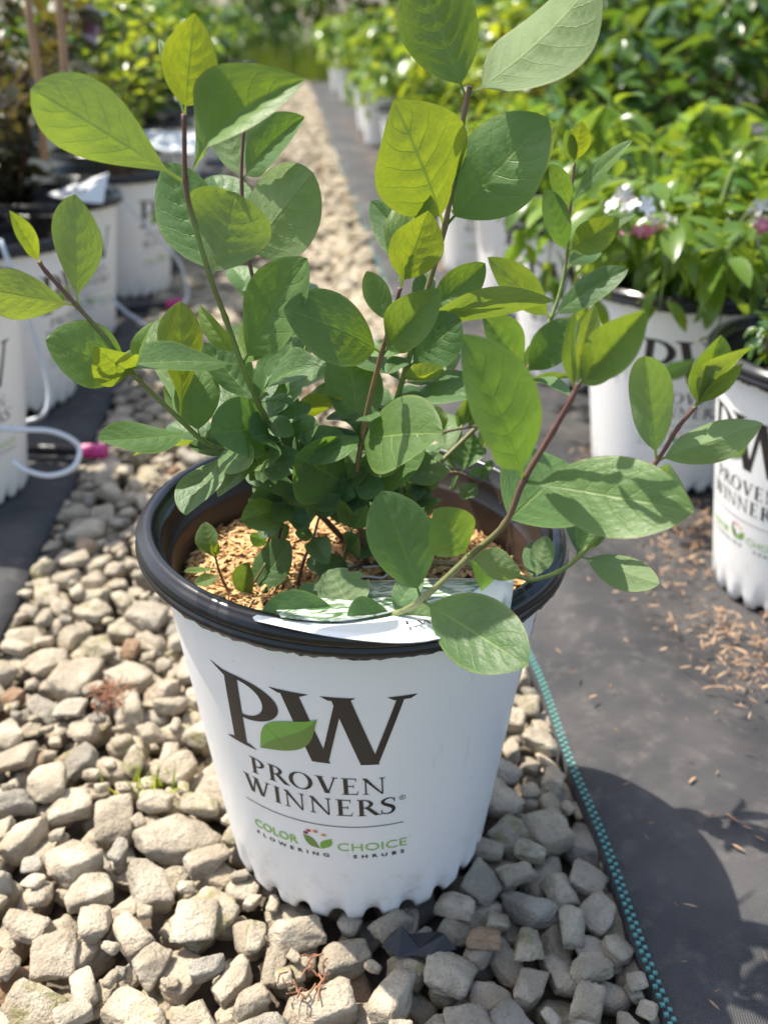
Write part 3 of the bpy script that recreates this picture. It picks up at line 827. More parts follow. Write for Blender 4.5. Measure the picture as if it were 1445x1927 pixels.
# stem A, centre
L('A', 754, 540, .545, 806, 396, .525, .66, (.45, -.55, .7), .85, .25, .15)
L('A', 749, 530, .548, 800, 348, .585, .50, (-.45, .15, .88), .55, .45, .15)
L('A', 755, 535, .548, 762, 440, .54, .16, (0, 0, 1), .7, .4, .1)
L('A', 716, 664, .554, 533, 580, .51, .60, (.38, .02, .8), .28, .12, .35)
L('A', 721, 668, .554, 827, 543, .53, .55, (-.35, .5, .8), .45, .35, -.25)
L('A', 682, 828, .572, 652, 640, .60, .72, (.30, .15, .93), .25, .18, .2)
L('A', 676, 832, .57, 834, 815, .50, .62, (-.1, .85, .5), .35, .12, .2)
L('A', 670, 918, .58, 800, 845, .56, .58, (.2, .5, .85), .15, .2, .1)
L('A', 668, 918, .58, 556, 856, .53, .70, (-.2, .6, .75), .10, .12, .15)
L('A', 735, 612, .55, 690, 510, .56, .52, (-.1, .1, .98), .35, .2, .2)
# stem B, tall, right of centre
L('B', 875, 180, .578, 780, -60, .59, .72, (-.40, .30, .87), .42, .20, .2)
L('B', 882, 180, .577, 1128, -50, .57, .80, (.30, -.5, -.8), .6, .22, .25)
L('B', 835, 425, .585, 740, 188, .555, .82, (.35, -.5, .8), .78, .06, .2)
L('B', 839, 425, .585, 1032, 222, .57, .72, (-.25, .35, .9), .25, .12, .15)
L('B', 850, 400, .59, 1048, 235, .66, .45, (.3, -.5, .8), .75, .1, .1)
L('B', 768, 620, .593, 1044, 566, .55, .34, (-.05, .96, -.25), .5, .1, .25)
L('B', 788, 600, .592, 913, 495, .58, .48, (-.4, .25, .85), .38, .25, -.3)
L('B', 788, 600, .593, 888, 530, .62, .40, (.3, -.5, .8), .85)
L('B', 770, 690, .595, 868, 602, .57, .70, (-.1, .6, .78), .02, .1, .1)
L('B', 750, 760, .598, 917, 745, .55, .52, (.03, .9, .42), .05, .35, .4)
L('B', 757, 714, .597, 834, 692, .57, .50, (0, .85, -.3), .85, .3, .3)
L('B', 755, 720, .597, 700, 655, .62, .5, (-.3, .5, .8), .1)
L('B', 742, 780, .598, 795, 735, .63, .62, (.1, .5, .85), .02)
L('B', 808, 530, .592, 698, 378, .64, .38, (-.5, .4, .75), .08, .3, .2)
L('B', 790, 590, .594, 802, 512, .62, .55, (-.2, .4, .9), .1)
L('B', 732, 805, .6, 700, 730, .63, .7, (-.2, .4, .9), .1)
# stem C, left
L('C', 397, 525, .53, 444, 362, .525, 1.08, (.30, -.35, -.85), .5, .10, .35, q=.5)
L('C', 395, 522, .533, 312, 306, .56, .60, (-.2, .2, .95), .15, .1, .15)
L('C', 348, 216, .515, 367, 24, .50, .63, (.25, -.58, .78), .97, .10, .15, p=.72, q=.9)
L('C', 349, 344, .52, 58, 166, .49, .50, (.05, .62, -.75), .55, .15, .25, p=1.35, q=.72)
L('C', 352, 342, .52, 574, 150, .485, .58, (-.42, .50, .62), .45, .55, .35, twist=-.6)
L('C', 347, 220, .515, 300, 72, .55, .18, (.5, 0, .85), .5, .5, .3)
L('C', 458, 685, .55, 579, 486, .525, .55, (-.3, .45, .85), .3, .18, .15)
L('C', 452, 686, .55, 212, 690, .51, .44, (.04, .85, .52), .15, .15, .2)
L('C', 482, 753, .56, 386, 645, .58, .72, (-.1, .55, .8), .03)
L('C', 486, 754, .56, 602, 690, .53, .62, (-.1, .82, .45), .05, .45, .4)
L('C', 505, 800, .566, 548, 641, .60, .82, (0, .5, .85), .02, .1, .2)
L('C', 520, 812, .568, 396, 815, .51, .62, (-.05, .8, .55), .05, .2, .15)
L('C', 519, 850, .573, 415, 715, .61, .66, (-.1, .4, .9), .05)
L('C', 455, 685, .55, 585, 532, .64, .42, (-.1, .3, .9), .05)
L('C', 450, 670, .55, 375, 573, .57, .45, (.25, -.6, .75), .75)
L('C', 458, 690, .55, 508, 596, .60, .5, (.25, -.6, .75), .8)
L('C', 519, 845, .572, 600, 800, .55, .6, (0, .7, .7), .05)
L('C', 522, 872, .575, 470, 905, .56, .6, (-.1, .7, .7), .1)
# stem S, behind on the left
L('S', 456, 340, .66, 574, 220, .63, .55, (-.15, .5, .8), .2, .45, .25, twist=-.4)
L('S', 455, 342, .66, 398, 176, .68, .60, (.25, -.4, -.9), .35, .15, .2)
L('S', 468, 488, .655, 590, 325, .62, .78, (.38, -.52, -.74), .4, .22, .2)
L('S', 467, 482, .658, 400, 330, .70, .6, (-.1, .4, .9), .1)
L('S', 500, 600, .66, 590, 540, .66, .5, (0, .5, .85), .05)
L('S', 500, 600, .66, 430, 640, .64, .6, (0, .6, .8), .2)
# stem E, reaching left
L('E', 78, 498, .5, 18, 396, .49, .42, (.62, -.42, .5), .92, .4, .2)
L('E', 147, 575, .51, 142, 365, .50, .52, (.2, -.32, -.9), .45, .12, .1, p=1.1)
L('E', 144, 575, .51, -45, 540, .47, .50, (.15, .6, -.75), .75, .15, .25, p=1.1)
L('E', 250, 703, .52, 86, 640, .495, .80, (-.2, .6, .75), .32, .12, .2)
L('E', 252, 704, .52, 176, 652, .48, .62, (.2, -.45, .8), .75, .3, .3)
L('E', 252, 702, .52, 290, 606, .51, .38, (-.4, .55, .6), .6, .4, .2)
L('E', 340, 790, .53, 340, 566, .56, .46, (.25, -.5, .8), .92, .1, .1, p=1.6)
L('E', 330, 780, .53, 300, 598, .58, .36, (-.2, .3, .9), .4, .2, .1, p=1.6)
L('E', 376, 822, .54, 345, 685, .57, .78, (-.1, .45, .88), .25, .12, .1)
L('E', 365, 812, .537, 186, 828, .49, .46, (.05, .86, .5), .15, .15, .2)
L('E', 378, 828, .54, 250, 858, .53, .42, (0, .92, -.3), .85)
L('E', 425, 850, .55, 316, 800, .57, .62, (0, .6, .8), .03)
L('E', 424, 850, .55, 350, 970, .505, .60, (-.4, .6, .7), .08, .2, .15)
L('E', 478, 872, .56, 410, 935, .545, .55, (0, .65, .75), .04, .35)
L('E', 470, 870, .56, 560, 940, .55, .62, (0, .6, .8), .05)
L('E', 510, 876, .565, 450, 800, .60, .6, (0, .6, .8), .05)
# stem F, low in front then right
L('F', 1080, 738, .43, 1086, 578, .42, .26, (-.85, .1, .45), .6, .5, .2)
L('F', 1084, 732, .431, 1118, 573, .45, .52, (.2, -.5, .8), .92, .25, .2)
L('F', 1086, 728, .43, 1214, 583, .40, .48, (-.55, .30, .65), .5, .6, .25)
L('F', 1088, 724, .43, 1192, 624, .42, .26, (.2, -.4, .8), 1., .3, .2)
L('F', 1090, 730, .43, 1155, 640, .46, .6, (.3, -.5, .8), .7, .2, .2)
L('F', 985, 905, .44, 868, 628, .42, .50, (.10, .28, .80), .2, .55, .35)
L('F', 987, 906, .44, 1306, 962, .395, .54, (0, .42, .88), .35, .12, .15)
L('F', 945, 990, .446, 1072, 872, .50, .92, (.2, .45, .85), .22, .12, .1)
L('F', 882, 1048, .45, 816, 958, .44, .80, (.2, .1, .96), .35, .2, .1)
L('F', 882, 1048, .45, 980, 1075, .43, .70, (.05, .72, -.5), .6, .2, .2)
L('F', 880, 1052, .452, 930, 1090, .48, .55, (0, .7, .7), .1)
L('F', 792, 1126, .456, 718, 924, .47, .64, (.15, .25, .95), .12, .12, .1)
L('F', 794, 1130, .455, 993, 1253, .39, .54, (-.05, .58, .82), .15, .10, .1)
L('F', 738, 1157, .465, 792, 1080, .48, .72, (-.1, .6, .75), .02)
L('F', 740, 1150, .465, 655, 1185, .452, 1.1, (-.1, .3, .92), .02, .4, .3)
L('F', 650, 1160, .472, 492, 1152, .458, .62, (-.03, .4, .9), .02, .12, .2)
L('F', 675, 1164, .473, 618, 1072, .50, 1.10, (.1, -.5, -.85), .0, .10, .2, bite=.2)
L('F', 745, 1155, .465, 850, 1165, .452, .50, (0, .5, -.8), .2)
L('F', 640, 1158, .478, 560, 1110, .50, .6, (-.1, .5, .8), .05)
L('F', 615, 1150, .49, 575, 1195, .452, .6, (-.1, .5, .85), .1)
# stem G, low on the right, rising
L('G', 1090, 1046, .49, 1240, 1099, .46, .48, (.15, -.55, -.8), .2, .25, .2)
L('G', 1090, 1046, .49, 1130, 956, .50, .72, (-.3, .3, .9), .2, .2, .15)
L('G', 1085, 1050, .492, 1085, 950, .54, .6, (.1, .4, .9), .02)
L('G', 1008, 1090, .498, 1028, 1008, .51, .62, (.2, -.3, -.9), .2)
L('G', 1000, 1090, .498, 1000, 1020, .53, .4, (-.6, .4, .6), .1)
L('G', 1235, 868, .475, 1212, 670, .46, .44, (.3, -.5, -.6), .3, .4, .2)
L('G', 1236, 867, .475, 1434, 798, .445, .42, (.1, -.6, -.75), .35, .35, .35, twist=.5)
L('G', 1306, 768, .465, 1356, 630, .465, .62, (.35, -.15, .9), .5, .30, .2)
L('G', 1308, 766, .465, 1418, 652, .44, .46, (-.35, .7, -.45), .7, .4, .3)
L('G', 1310, 764, .464, 1345, 656, .455, .2, (0, 0, 1), .7, .5, .1)
L('G', 1310, 764, .464, 1398, 682, .45, .28, (.3, -.5, .7), 1., .3, .2)
L('G', 1230, 875, .476, 1292, 950, .50, .5, (.2, -.4, -.85), .35)
L('G', 1150, 980, .485, 1190, 920, .52, .5, (0, .4, .9), .1)
# stem K, behind on the right
L('K', 1080, 308, .70, 1094, 228, .69, .62, (.2, -.4, .85), 1., .3, .2)
L('K', 1080, 310, .70, 1066, 243, .69, .40, (-.7, .3, .6), .3, .4)
L('K', 1073, 385, .695, 1190, 264, .67, .26, (-.5, .5, .55), .3, .3, .2)
L('K', 1072, 392, .695, 1036, 308, .68, .42, (-.5, .3, .75), .3, .2)
L('K', 1066, 476, .69, 1024, 356, .68, .44, (-.3, .2, .9), .15)
L('K', 1067, 476, .69, 1165, 410, .67, .60, (.25, -.5, .8), .75, .15)
L('K', 1067, 476, .69, 1197, 402, .69, .25, (-.2, .5, .8), .3)
L('K', 1038, 598, .68, 1182, 506, .66, .42, (-.2, .6, .75), .03)
L('K', 1036, 600, .68, 917, 484, .655, .36, (.3, -.4, .8), .62, .15, .3)
L('K', 988, 704, .67, 907, 592, .65, .56, (0, .5, .85), .2, .5, .2)
L('K', 988, 704, .67, 1084, 600, .66, .58, (-.2, .4, .9), .15)
L('K', 975, 715, .668, 1070, 744, .63, .50, (0, .88, .4), .1, .3)
L('K', 975, 715, .668, 1080, 708, .67, .36, (0, .88, -.3), .5)
L('K', 1062, 500, .688, 1125, 470, .72, .4, (-.2, .4, .85), .05)
L('K', 905, 795, .66, 960, 760, .66, .6, (0, .6, .8), .2)
L('K', 905, 795, .66, 880, 720, .68, .6, (0, .5, .85), .1)
# low shoots over the mulch
L('M', 406, 1055, .546, 386, 982, .555, .74, (-.3, .3, .9), .3)
L('M', 410, 1068, .547, 347, 1076, .53, .42, (0, .92, .25), .55)
L('M', 415, 1082, .549, 366, 1098, .54, .58, (0, .6, .8), .35)
L('M', 407, 1050, .545, 398, 1018, .545, .4, (.3, -.3, .9), 1.)
L('M', 405, 1046, .545, 412, 1022, .54, .4, (.3, -.3, .9), 1.)
L('Q', 460, 1124, .554, 546, 1018, .56, .60, (.2, .5, .85), .03, .15)
L('Q', 452, 1138, .553, 466, 1058, .545, .5, (-.3, .5, .8), .2)
L('Q', 480, 1095, .556, 548, 1060, .58, .5, (.2, .6, .8), .03)
L('V', 575, 1050, .555, 612, 1075, .54, .6, (0, .5, .85), .08, .4)
L('V', 590, 1010, .56, 555, 1002, .55, .6, (-.2, .5, .85), .1)
L('V', 590, 1010, .56, 618, 1062, .53, .62, (.1, .3, .95), .15, .4, .5)
L('V', 600, 975, .565, 580, 920, .56, .6, (0, .4, .9), .1)
L('V', 600, 975, .565, 640, 930, .56, .6, (0, .4, .9), .1)
L('X', 650, 1045, .565, 604, 1095, .53, .7, (-.3, .4, .85), .05, .4)
L('X', 650, 1042, .565, 676, 1010, .55, .8, (.2, .5, .8), .03, .4)
L('X', 662, 1000, .56, 640, 940, .55, .45, (-.4, .3, .8), .5, .5)
L('X', 662, 1000, .56, 690, 950, .55, .55, (.3, .3, .85), .2)
L('Y', 505, 1022, .575, 470, 1008, .565, .7, (-.2, .5, .85), .05)
L('Y', 505, 1022, .575, 545, 990, .57, .65, (.2, .5, .85), .05)
L('Y', 520, 976, .575, 468, 940, .57, .75, (-.2, .4, .9), .08)
L('Y', 520, 976, .575, 565, 945, .575, .7, (.2, .5, .85), .05)
for bx, by, tx, ty, d, w in ((552, 945, 488, 1012, .56, .6), (545, 955, 472, 935, .57, .75), (550, 946, 500, 985, .56, .7), (548, 950, 575, 1003, .555, .6), (600, 930, 560, 1000, .56, .7), (600, 930, 640, 985, .56, .6), (640, 918, 590, 860, .60, .7), (600, 930, 580, 880, .6, .7)):
    L('N', bx, by, .575, tx, ty, d, w, (random.uniform(-.3, .3), .55, .8), .05)
for bx, by, tx, ty, d, w, b in ((868, 890, 888, 812, .66, .95, .25), (858, 889, 836, 852, .66, .5, .4), (900, 906, 868, 940, .64, .75, .3), (905, 908, 926, 866, .66, .5, 0), (880, 897, 910, 880, .66, .6, .2), (862, 889, 850, 925, .645, .5, .4)):
    L('O', bx, by, .65, tx, ty, d, w, (random.uniform(-.4, .4), .4, .85), .1, bite=b, wave=.25)
for bx, by, tx, ty, a in ((835, 814, 818, 762, .5), (862, 808, 868, 765, .6), (880, 806, 900, 770, .5), (905, 802, 912, 840, .75), (870, 807, 882, 745, .5)):
    L('T', bx, by, .648, tx, ty, .655, .55, (.2, -.2, .95), a, .4, .4, wave=.25, bite=.2)
L('P', 538, 797, .60, 645, 748, .57, .34, (.2, .8, -.45), .85)
L('P', 545, 762, .605, 505, 715, .62, .5, (-.1, .3, .9), .3)
L('P', 562, 702, .61, 525, 640, .63, .5, (.2, -.4, .85), .7)
L('P', 562, 702, .61, 640, 660, .62, .5, (0, .5, .85), .05)
L('P', 578, 645, .615, 560, 575, .62, .4, (.2, -.4, .85), .7)
L('P', 578, 645, .615, 610, 600, .62, .4, (-.2, .4, .85), .3)
L('P', 536, 805, .60, 625, 850, .57, .6, (0, .75, .65), .1)
rr = random.Random(21)
def low_leaf(key, t, ln, up, age):
    P = stem_path[key]; B = P[int(t * (len(P) - 1))].copy()
    a = rr.uniform(0, 6.283); d = Vector((math.cos(a), math.sin(a) * .8, up)); T = B + d.normalized() * ln
    b, q = project(B), project(T)
    h = (rr.uniform(-.35, .35), rr.uniform(.4, .8), rr.uniform(.45, .95))
    L(key, b[0], b[1], B.y, q[0], q[1], T.y, rr.uniform(.52, .72), h, age, rr.uniform(.1, .35), rr.uniform(.05, .4))
for key, t0, t1, n in (('A', .12, .45, 16), ('B', .1, .42, 16), ('C', .1, .42, 18), ('E', .02, .35, 12), ('P', .1, .6, 12), ('U', .2, 1., 12), ('K', .1, .35, 8), ('O', .1, .5, 8), ('T', .1, .5, 8), ('N', .3, 1., 10), ('S', .1, .5, 10)):
    for k in range(n):
        low_leaf(key, t0 + (t1 - t0) * (k + rr.random()) / n, rr.uniform(.026, .046), rr.uniform(-.15, .55), rr.uniform(0, .35))

# ------------------------------------------------------------------ plant tag lying on the hero pot's front rim
def sheet(name, top, bot, mat, parent=None, n=20, m=8, sag=0.0):
    T, B = smooth_path(top, n // (len(top) - 1)), smooth_path(bot, n // (len(bot) - 1))
    nn = min(len(T), len(B)); V, F, UV = [], [], []
    for i in range(nn):
        for j in range(m + 1):
            f = j / m; p = T[i].lerp(B[i], f) + Vector((0, 0, sag * math.sin(math.pi * f)))
            V.append(p); UV.append((i / (nn - 1), 1 - f))
    for i in range(nn - 1):
        for j in range(m):
            a = i * (m + 1) + j; F.append((a, a + 1, a + m + 2, a + m + 1))
    o = meshobj(name, V, F, mat, parent, uvs=UV)
    md = o.modifiers.new('s', 'SOLIDIFY'); md.thickness = 0.0006
    return o
def tag_print():
    t = NT('tag picture print'); uv = t.n('ShaderNodeTexCoord').outputs['UV']
    n = t.noise(uv, 9, 5, 0.65, 0.6); n2 = t.noise(uv, 23, 3)
    c = t.mix(t.ramp(n, 0.40, 0.58), (0.06, 0.14, 0.04), (0.55, 0.58, 0.52)); c = t.mix(t.ramp(n2, 0.55, 0.7, 0, .7), c, (0.20, 0.30, 0.14))
    return t.end(t.bsdf(c, 0.3))
ptag = empty('plant_tag', (POT.x, POT.y - 0.12, 0.27))
tag(ptag, 'white printed plant tag lying under leaves across the large pot rim', 'tag')
o0 = Vector(ptag.location)
rel = lambda pts, z: [atz(px, py, zz) - o0 for (px, py), zz in zip(pts, z)]
sheet('card', rel([(476, 1161), (600, 1108), (760, 1090), (968, 1089)], (.282, .263, .261, .271)), rel([(480, 1167), (640, 1199), (800, 1206), (958, 1158)], (.2835, .2850, .2850, .2830)), M_white, ptag)
up = Vector((0, 0, .0016))
sheet('picture', [p + up for p in rel([(520, 1152), (620, 1108), (760, 1096), (915, 1094)], (.2790, .2648, .2630, .2690))], [p + up for p in rel([(530, 1165), (640, 1172), (760, 1150), (880, 1122)], (.2825, .2800, .2755, .2722))], tag_print(), ptag, m=3)
V, F = sub_quads(serif_text('PW', 0, .020, .0085, .0155) + serif_text('PROVEN', .0225, .048, .0115, .0148, .1) + serif_text('WINNERS', .0225, .050, .0070, .0103, .1), .01)
A, Bx, Cx = atz(764, 1190, .2850), atz(850, 1186, .2850), atz(764, 1150, .2765)
ux = (Bx - A).normalized(); uy = (Cx - A); uy = (uy - ux * uy.dot(ux)).normalized(); uz = ux.cross(uy)
meshobj('lettering', [A - o0 + ux * v[0] * .9 + uy * v[1] * .9 + uz * (.0016 + v[2]) for v in V], F, M_ink, ptag)
V, F = sans_text('0011 7980000192 01 19', 0, .022, 0, .0022)
A2 = atz(951, 1146, .2815); uy2 = (atz(956, 1100, .2725) - A2).normalized(); ux2 = Vector((-1, 0, -.05)).normalized()
meshobj('lettering', [A2 - o0 + uy2 * v[0] + ux2 * v[1] + Vector((0, 0, .0012)) for v in V], F, M_green2, ptag)
ring_o = atz(690, 1076, .241)
ringp = [ring_o + Vector((.014 * math.cos(a), .009 * math.sin(a), .0015 * math.sin(a * 3))) for a in np.linspace(0, 6.1, 26)]
tag(tube('wire_loop', ringp, .0007, M_white, None, 6), 'thin white wire loop round the stem bases on the mulch', 'wire')

# ------------------------------------------------------------------ background pots
pots = []
def place_pot(x, y, rz, label, group='printed white pots standing in rows', tiny=False):
    if tiny:
        r = proto.copy(); col.objects.link(r)
        for ch in list(proto.children):
            c = ch.copy(); col.objects.link(c); c.parent = r
    else: r = copy_tree(proto)
    r.location = (x, y, 0.004); r.rotation_euler = (0, 0, rz); tag(r, label, 'pot', group)
    return r
RP = [(0.478, 0.950, -56, 'white printed pot holding a small needle leaved conifer on the cloth'),
      (0.402, 1.28, 2, 'white printed pot under cascading bright green shrub beside brown leaf litter'),
      (0.350, 1.70, -20, 'white printed pot just behind the cascading bright green shrub'),
      (0.322, 2.15, 5, 'white printed pot beside the one with a pink banded tag'),
      (0.256, 2.52, 8, 'white printed pot with pink banded tag on its rim')]
LP = [(-0.592, 1.20, 60, 'white printed pot with the white tube loop in front'),
      (-0.630, 1.57, -20, 'white printed pot with a tube clipped over its rim'),
      (-0.655, 1.95, -53, 'white printed pot with a white plant tag leaning on its rim'),
      (-0.615, 2.32, -37, 'white printed pot beside the pink tipped pipe at the gravel edge')]
for x, y, a, lab in RP + LP: place_pot(x, y, R(a), lab)
far_lab_r = 'white pot far along the row right of the gravel path'
far_lab_l = 'white pot far along the row left of the gravel path'
yv = 2.95
while yv < 11:
    place_pot(redge(yv) + 0.33 + rng.uniform(-.06, .09), yv, rng.uniform(0, 6), far_lab_r, 'far pots right of the path', yv > 4)
    yv += rng.uniform(.5, .72)
yv = 2.7
while yv < 10:
    place_pot(ledge(yv) - 0.14 + rng.uniform(-.03, .03), yv, rng.uniform(0, 6), far_lab_l, 'far pots left of the path', yv > 4)
    yv += 0.42 if yv < 5 else 0.6
back_lab = 'white pot standing behind the front row, under taller shrubs'
for y in (1.45, 1.85, 2.3, 2.75, 3.2, 3.7, 4.3, 5.0):
    for c in range(2):
        place_pot(redge(y) + 0.66 + 0.40 * c, y + 0.07 * c, rng.uniform(0, 6), back_lab, 'pots of the second rows', c > 0 or y > 3)
back_lab_l = 'white pot standing behind the front row, under dark shrubs'
for y in (1.75, 2.15, 2.55, 3.0, 3.5):
    place_pot(ledge(y) - 0.56, y, rng.uniform(0, 6), back_lab_l, 'pots of the second row on the left', y > 2.6)
for ch in list(proto.children):
    for g in list(ch.children): bpy.data.objects.remove(g)
    bpy.data.objects.remove(ch)
bpy.data.objects.remove(proto)

# ------------------------------------------------------------------ background shrubs
def bg_leaf(wr, fold, droop, n=5):
    V, F = [], []
    for i in range(n + 1):
        t = i / n; w = 0.5 * wr * (max(t, .001) ** .8 * (1 - t) ** .75) / 0.38 + .004
        z = -droop * t * t
        V += [(-w * math.cos(fold), t, z + w * math.sin(fold)), (0, t, z), (w * math.cos(fold), t, z + w * math.sin(fold))]
        if i:
            b = 3 * i
            F += [(b - 3, b - 2, b + 1, b), (b - 2, b - 1, b + 2, b + 1)]
    return np.array(V), np.array(F)
BGL = {k: [bg_leaf(*a) for a in v] for k, v in dict(
    pointed=((.50, .35, .25), (.44, .25, .40), (.54, .45, .10), (.46, .3, .5)),
    broad=((.55, .25, .12), (.5, .4, .3), (.58, .15, .2)),
    small=((.7, .2, .1), (.62, .35, .2), (.66, .1, .0))).items()}
BGM = {}
def frames(d, up):
    Y = d / np.linalg.norm(d); Z = up - Y * up.dot(Y); Z /= np.linalg.norm(Z) + 1e-9; X = np.cross(Y, Z)
    return np.stack([X, Y, Z], 1)
def make_shrub(name, label, group, x, y, z0, h, spread, nst, nleaf, ll, mat, shape, droop=0.0, indiv=0, smat=M_twig, seed=1, cat='shrub', rmin=0.2, lean=(0, 0), tmin=0.25):
    rs = np.random.default_rng(seed)
    root = empty(name, (x, y, z0)); tag(root, label, cat, group)
    leaves = []
    for s in range(nst):
        a = 2 * math.pi * (s + rs.uniform(-.3, .3)) / nst; rho = spread * math.sqrt(rs.uniform(rmin ** 2, 1)); hh = h * rs.uniform(.62, 1.0) * (1 - 0.25 * (rho / spread) ** 2)
        e = np.array([rho * math.cos(a) + lean[0], rho * math.sin(a) + lean[1], hh]); b = np.array([.012 * math.cos(a), .012 * math.sin(a), -.003])
        mid = b * .4 + e * .45 + np.array([0, 0, hh * .22]); e2 = e - np.array([0, 0, droop * rho])
        pts = [Vector(b), Vector(b * .8 + mid * .2 + np.array([0, 0, .01])), Vector(mid), Vector(e * .85 + mid * .15 + np.array([0, 0, .01])), Vector(e2)]
        P = smooth_path(pts, 4)
        tube('stem', P, lambda t: 0.0032 * (1 - t * .72), smat, root, 5)
        m = nleaf // nst
        for k in range(m):
            t = tmin + (1 - tmin) * (k + rs.random()) / m; f = t * (len(P) - 1); i = min(int(f), len(P) - 2); p = np.array(P[i].lerp(P[i + 1], f - i))
            tg = np.array(P[i + 1] - P[i]); tg /= np.linalg.norm(tg)
            an = (k % 2) * math.pi + (k // 2) * 1.57 + rs.normal(0, .5)
            side = np.array([math.cos(an), math.sin(an), 0.0]); side -= tg * side.dot(tg)
            d = side + tg * rs.uniform(.15, .7) + np.array([0, 0, -droop * rs.uniform(.2, 1.1)]) + rs.normal(0, .18, 3)
            up = np.array([0, 0, 1.0]) + rs.normal(0, .35, 3) + side * .1
            leaves.append((p + side * .006, frames(d, up), ll * rs.uniform(.55, 1.15) * (1 - .3 * max(0, t - .8) / .2), int(rs.integers(len(BGL[shape])))))
    chosen = set()
    if indiv:
        def key(i):
            p = leaves[i][0] + np.array([x, y, z0]); px, py, d = project(p)
            return d if (-40 < px < 1485 and -40 < py < 1950) else 99
        chosen = set(sorted(range(len(leaves)), key=key)[:indiv])
    Vs, Fs, nb = [], [], 0
    for i, (p, fr, l, k) in enumerate(leaves):
        if i in chosen:
            mk = (shape, k, mat.name)
            if mk not in BGM:
                V, F = BGL[shape][k]; o = fastmesh('leaf', V, F, mat); BGM[mk] = o.data; bpy.data.objects.remove(o)
            o = bpy.data.objects.new('leaf', BGM[mk]); link(o, root)
            m4 = Matrix(fr.tolist()).to_4x4() @ Matrix.Scale(l, 4); m4.translation = Vector(p); o.matrix_local = m4
            o.color = (rs.random(), rs.random(), 0, 1)
        else:
            V, F = BGL[shape][k]; Vs.append(V @ fr.T * l + p); Fs.append(F + nb); nb += len(V)
    if Vs: tag(fastmesh('foliage', np.vstack(Vs), np.vstack(Fs), mat, root), kind='stuff')
    return root
# right side
weig = make_shrub('weigela_shrub', 'cascading bright green shrub with pointed leaves above brown leaf litter', 'bright green shrubs on the right', 0.41, 1.28, .230, .20, .27, 19, 760, .055, M_bgA, 'pointed', .5, 260, M_gstem, 5, tmin=.3)
make_shrub('weigela_shrub', 'bright green pointed leaf shrub just behind the cascading one', 'bright green shrubs on the right', 0.42, 1.64, .230, .26, .30, 17, 640, .058, M_bgA, 'pointed', .4, 120, M_gstem, 6)
make_shrub('weigela_shrub', 'bright green pointed leaf shrub spilling over the second row', 'bright green shrubs on the right', 0.74, 1.42, .230, .26, .32, 17, 680, .058, M_bgA, 'pointed', .35, 160, M_gstem, 7)
make_shrub('dwarf_conifer', 'small dark needle leaved conifer in the white pot at the cloth edge', None, 0.478, 0.950, .230, .11, .125, 34, 1700, .020, M_bgB, 'pointed', .2, 0, M_twig, 8, 'conifer')
make_shrub('viburnum_shrub', 'green shrub in the pot beside the pink banded tag', 'broad leaved shrubs on the right', 0.335, 2.10, .230, .24, .20, 10, 210, .075, M_bgA, 'pointed', .35, 60, M_gstem, 9)
tall = 'tall broad leaved green shrub in the rows behind'
k = 0
for y in (1.80, 2.25, 2.75, 3.3, 4.0):
    for c in range(3):
        k += 1
        xx = redge(y) + (0.70 if y > 1.9 else .95) + 0.46 * c + rng.uniform(-.05, .05)
        make_shrub('viburnum_shrub', tall, 'tall shrubs of the rows behind on the right', xx, y + rng.uniform(-.08, .08), .230, rng.uniform(.48, .66), .31, 13, 420, .088, (M_bgA, M_bgB, M_bgA)[k % 3], 'broad', .15, 50 if (c == 0 and y < 3) else 0, M_twig, 30 + k, rmin=.1, tmin=.12)
low = 'green shrub in the far front row right of the gravel path'
for i, y in enumerate((2.55, 3.0, 3.45, 3.95, 4.5, 5.1, 5.8, 6.6, 7.5, 8.5, 9.6, 10.8)):
    make_shrub('potted_shrub', low, 'far shrubs right of the path', redge(y) + .34 + (.08 if y < 3.2 else 0), y, .230, rng.uniform(.34, .55) if y > 2.8 else .20, .34, 12, 420, .075 if y < 6 else .095, (M_bgA, M_bgE, M_bgA, M_bgB)[i % 4], 'broad', .35, 0, M_twig, 80 + i)
    if y > 3.2:
        make_shrub('potted_shrub', 'green shrub deep in the far rows right of the path', 'far shrubs deep right', redge(y) + .95 + .3 * (i % 2), y, .230, rng.uniform(.5, .8), .40, 10, 330, .10, (M_bgB, M_bgA)[i % 2], 'broad', .1, 0, M_twig, 120 + i)
# left side
make_shrub('ninebark_shrub', 'sparse burgundy leaved shrub tied to a bamboo stake on the left', 'dark shrubs on the left', -0.72, 1.62, .230, .36, .25, 17, 760, .042, M_bgC, 'small', .25, 110, M_twig, 201, tmin=.06)
make_shrub('ninebark_shrub', 'burgundy and green shrub behind the leaning white plant tag', 'dark shrubs on the left', -0.74, 1.99, .230, .46, .28, 18, 800, .044, M_bgC, 'small', .2, 110, M_twig, 202, tmin=.05)
make_shrub('ninebark_shrub', 'dark leaved shrub in the second row on the left', 'dark shrubs on the left', -1.00, 1.80, .230, .58, .33, 18, 800, .048, M_bgC, 'small', .1, 60, M_twig, 203, tmin=.05)
make_shrub('ninebark_shrub', 'small low burgundy shrub in the pot with the white tube loop', 'dark shrubs on the left', -0.60, 1.20, .230, .12, .075, 9, 160, .032, M_bgC, 'small', .1, 0, M_twig, 206, lean=(-.05, 0), tmin=.1)
make_shrub('spirea_shrub', 'upright shoots of round yellow green leaves above the left pots', None, -0.60, 2.34, .230, .46, .19, 11, 260, .040, M_bgE, 'small', -.1, 60, M_twig, 204, rmin=.1, tmin=.3)
make_shrub('potted_shrub', 'green shrub with burgundy shoots behind the yellow green one', None, -0.74, 2.75, .230, .55, .33, 16, 760, .05, M_bgB, 'small', .1, 0, M_twig, 205)
